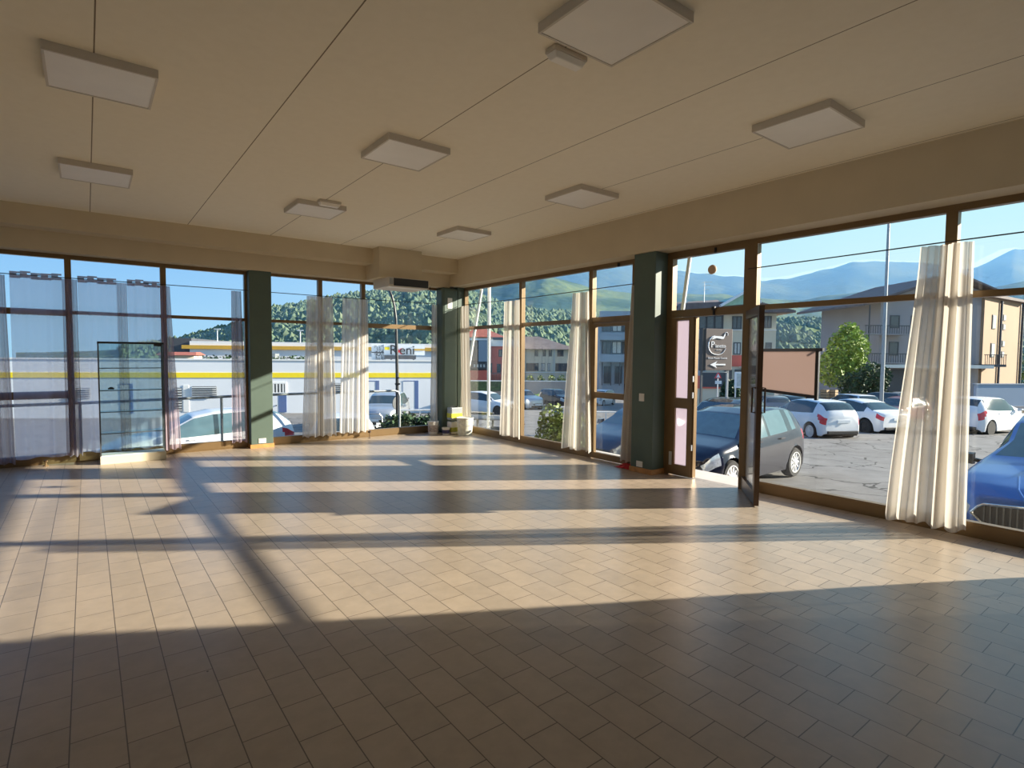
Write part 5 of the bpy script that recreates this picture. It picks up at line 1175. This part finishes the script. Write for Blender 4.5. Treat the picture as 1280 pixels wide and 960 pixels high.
# outdoor tables and chairs
def out_table(px, py, D, l):
    q = at(px, py, D); g = gz(q.x, q.y); t = thing('outdoor_table', l, 'table', (q.x, q.y, g), 'outdoor tables and chairs')
    MB().lathe([(.38, q.z - .03), (.40, q.z - .015), (.38, q.z)], (q.x, q.y, 0), 24).build('table_top', 'dark_grey', t, True)
    MB().tube([(q.x, q.y, g + .03), (q.x, q.y, q.z - .03)], .03, 8).build('table_leg', 'dark_grey', t, True); MB().lathe([(.25, 0), (.25, .02), (.05, .04)], (q.x, q.y, g), 18).build('table_foot', 'black', t, True)
def out_chair(px, py, D, yaw, m, l):
    q = at(px, py, D); g = gz(q.x, q.y); t = thing('outdoor_chair', l, 'chair', (0, 0, 0), 'outdoor tables and chairs'); h = .45
    MB().box(-.2, .2, -.2, .2, h - .02, h + .02).build('seat', m, t, bevel=.01)
    MB().hexa([(-.2, .19, h + .12), (.2, .19, h + .12), (.2, .22, h + .12), (-.2, .22, h + .12)], [(-.2, .27, h + .45), (.2, .27, h + .45), (.2, .30, h + .45), (-.2, .30, h + .45)]).build('backrest', m, t, bevel=.008)
    for sx in (-.18, .18):
        MB().tube([(sx, -.18, 0), (sx, -.17, h)], .012, 6).build('leg', 'dark_grey', t, True); MB().tube([(sx, .24, 0), (sx, .19, h), (sx, .28, h + .45)], .012, 6).build('leg', 'dark_grey', t, True)
    t.location = (q.x, q.y, g); t.rotation_euler = (0, 0, yaw)
out_table(597, 521, 13.5, 'dark round table outside near the corner window'); out_table(616, 522, 14.5, 'dark round table outside against the second curtain')
out_chair(600, 530, 12.3, .5, 'white_plastic', 'white chair outside before the dark round tables'); out_chair(588, 532, 11.9, 2.2, 'dark_grey', 'dark chair outside close to the corner window'); out_chair(618, 530, 12.9, -1.0, 'dark_grey', 'dark chair outside between the two round tables')
# white barrier with blue tarpaulin
q0, q1 = at(690, 509, 12.6), at(718, 509, 12.6); g = gz(q0.x, q0.y)
bt = thing('barrier', 'white tubular barrier with blue cloth behind the olive bush', 'barrier', ((q0.x + q1.x) / 2, (q0.y + q1.y) / 2, g))
for z in (q0.z, q0.z - .42, q0.z - .75): MB().tube([Vector((q0.x, q0.y, z)), Vector((q1.x, q1.y, z))], .022, 8).build('rail', 'white', bt, True)
for p in (q0, (q0 + q1) / 2, q1): MB().tube([Vector((p.x, p.y, g)), Vector((p.x, p.y, q0.z))], .022, 8).build('post', 'white', bt, True)
MT['tarp'] = mat('blue_tarpaulin', (.05, .22, .62), .6, var=.25, scale=9)
m = MB(); n = 20; V = []
for i in range(n + 1):
    for j in range(7):
        p = q0 + (q1 - q0) * (.12 + .76 * i / n); V.append((p.x - .04 + .02 * math.sin(i * 1.7 + j), p.y - .04 + .02 * math.cos(i * 2.1), q0.z - .06 - .055 * j - .01 * math.sin(i)))
m.add(V, [(i * 7 + j, (i + 1) * 7 + j, (i + 1) * 7 + j + 1, i * 7 + j + 1) for i in range(n) for j in range(6)]).build('blue_cloth', 'tarp', bt, True)
q0, q1 = at(733, 515, 22), at(770, 515, 22); g = gz(q0.x, q0.y)
bt = thing('barrier', 'white tubular barrier seen through the lower pane of the side door', 'barrier', ((q0.x + q1.x) / 2, (q0.y + q1.y) / 2, g))
for z in (q0.z, q0.z - .5): MB().tube([Vector((q0.x, q0.y, z)), Vector((q1.x, q1.y, z))], .025, 8).build('rail', 'white', bt, True)
for k in (0, .33, .66, 1): p = q0 + (q1 - q0) * k; MB().tube([Vector((p.x, p.y, g)), Vector((p.x, p.y, q0.z))], .025, 8).build('post', 'white', bt, True)
# wooden crates
MT['crate'] = mat('crate_wood', (.40, .27, .15), .8, var=.25, scale=5)
for i in range(2):
    for j in range(3):
        q = at(1031 + i * 10.6, 490, 41.5); g = gz(q.x, q.y); z0 = g + j * .62; t = thing('wooden_crate', '%s wooden crate of the %s stack beyond the white sedan' % (('bottom', 'middle', 'top')[j], ('lamp post side', 'panel side')[1 - i]), 'crate', (q.x, q.y, z0), 'stacked wooden crates')
        for k in range(3): MB().box(q.x - .24, q.x + .24, q.y - .24, q.y + .24, z0 + .02 + k * .2, z0 + .17 + k * .2).build('slat_ring', 'crate', t)
        MB().box(q.x - .2, q.x + .2, q.y - .2, q.y + .2, z0, z0 + .6).build('crate_core', 'bark', t)
# rail by the white car, far right
q0, q1 = at(1262, 527, 27), at(1300, 530, 26); bt = thing('railing', 'dark hoop railing behind the blue car roof', 'railing', (q0.x, q0.y, gz(q0.x, q0.y)))
for k in range(3):
    a = q0 + (q1 - q0) * (k / 3); c = q0 + (q1 - q0) * ((k + .75) / 3); ga = gz(a.x, a.y)
    MB().tube([Vector((a.x, a.y, ga)), Vector((a.x, a.y, ga + 1.0)), Vector((c.x, c.y, ga + 1.0)), Vector((c.x, c.y, ga))], .03, 8).build('hoop', 'dark_grey', bt, True)
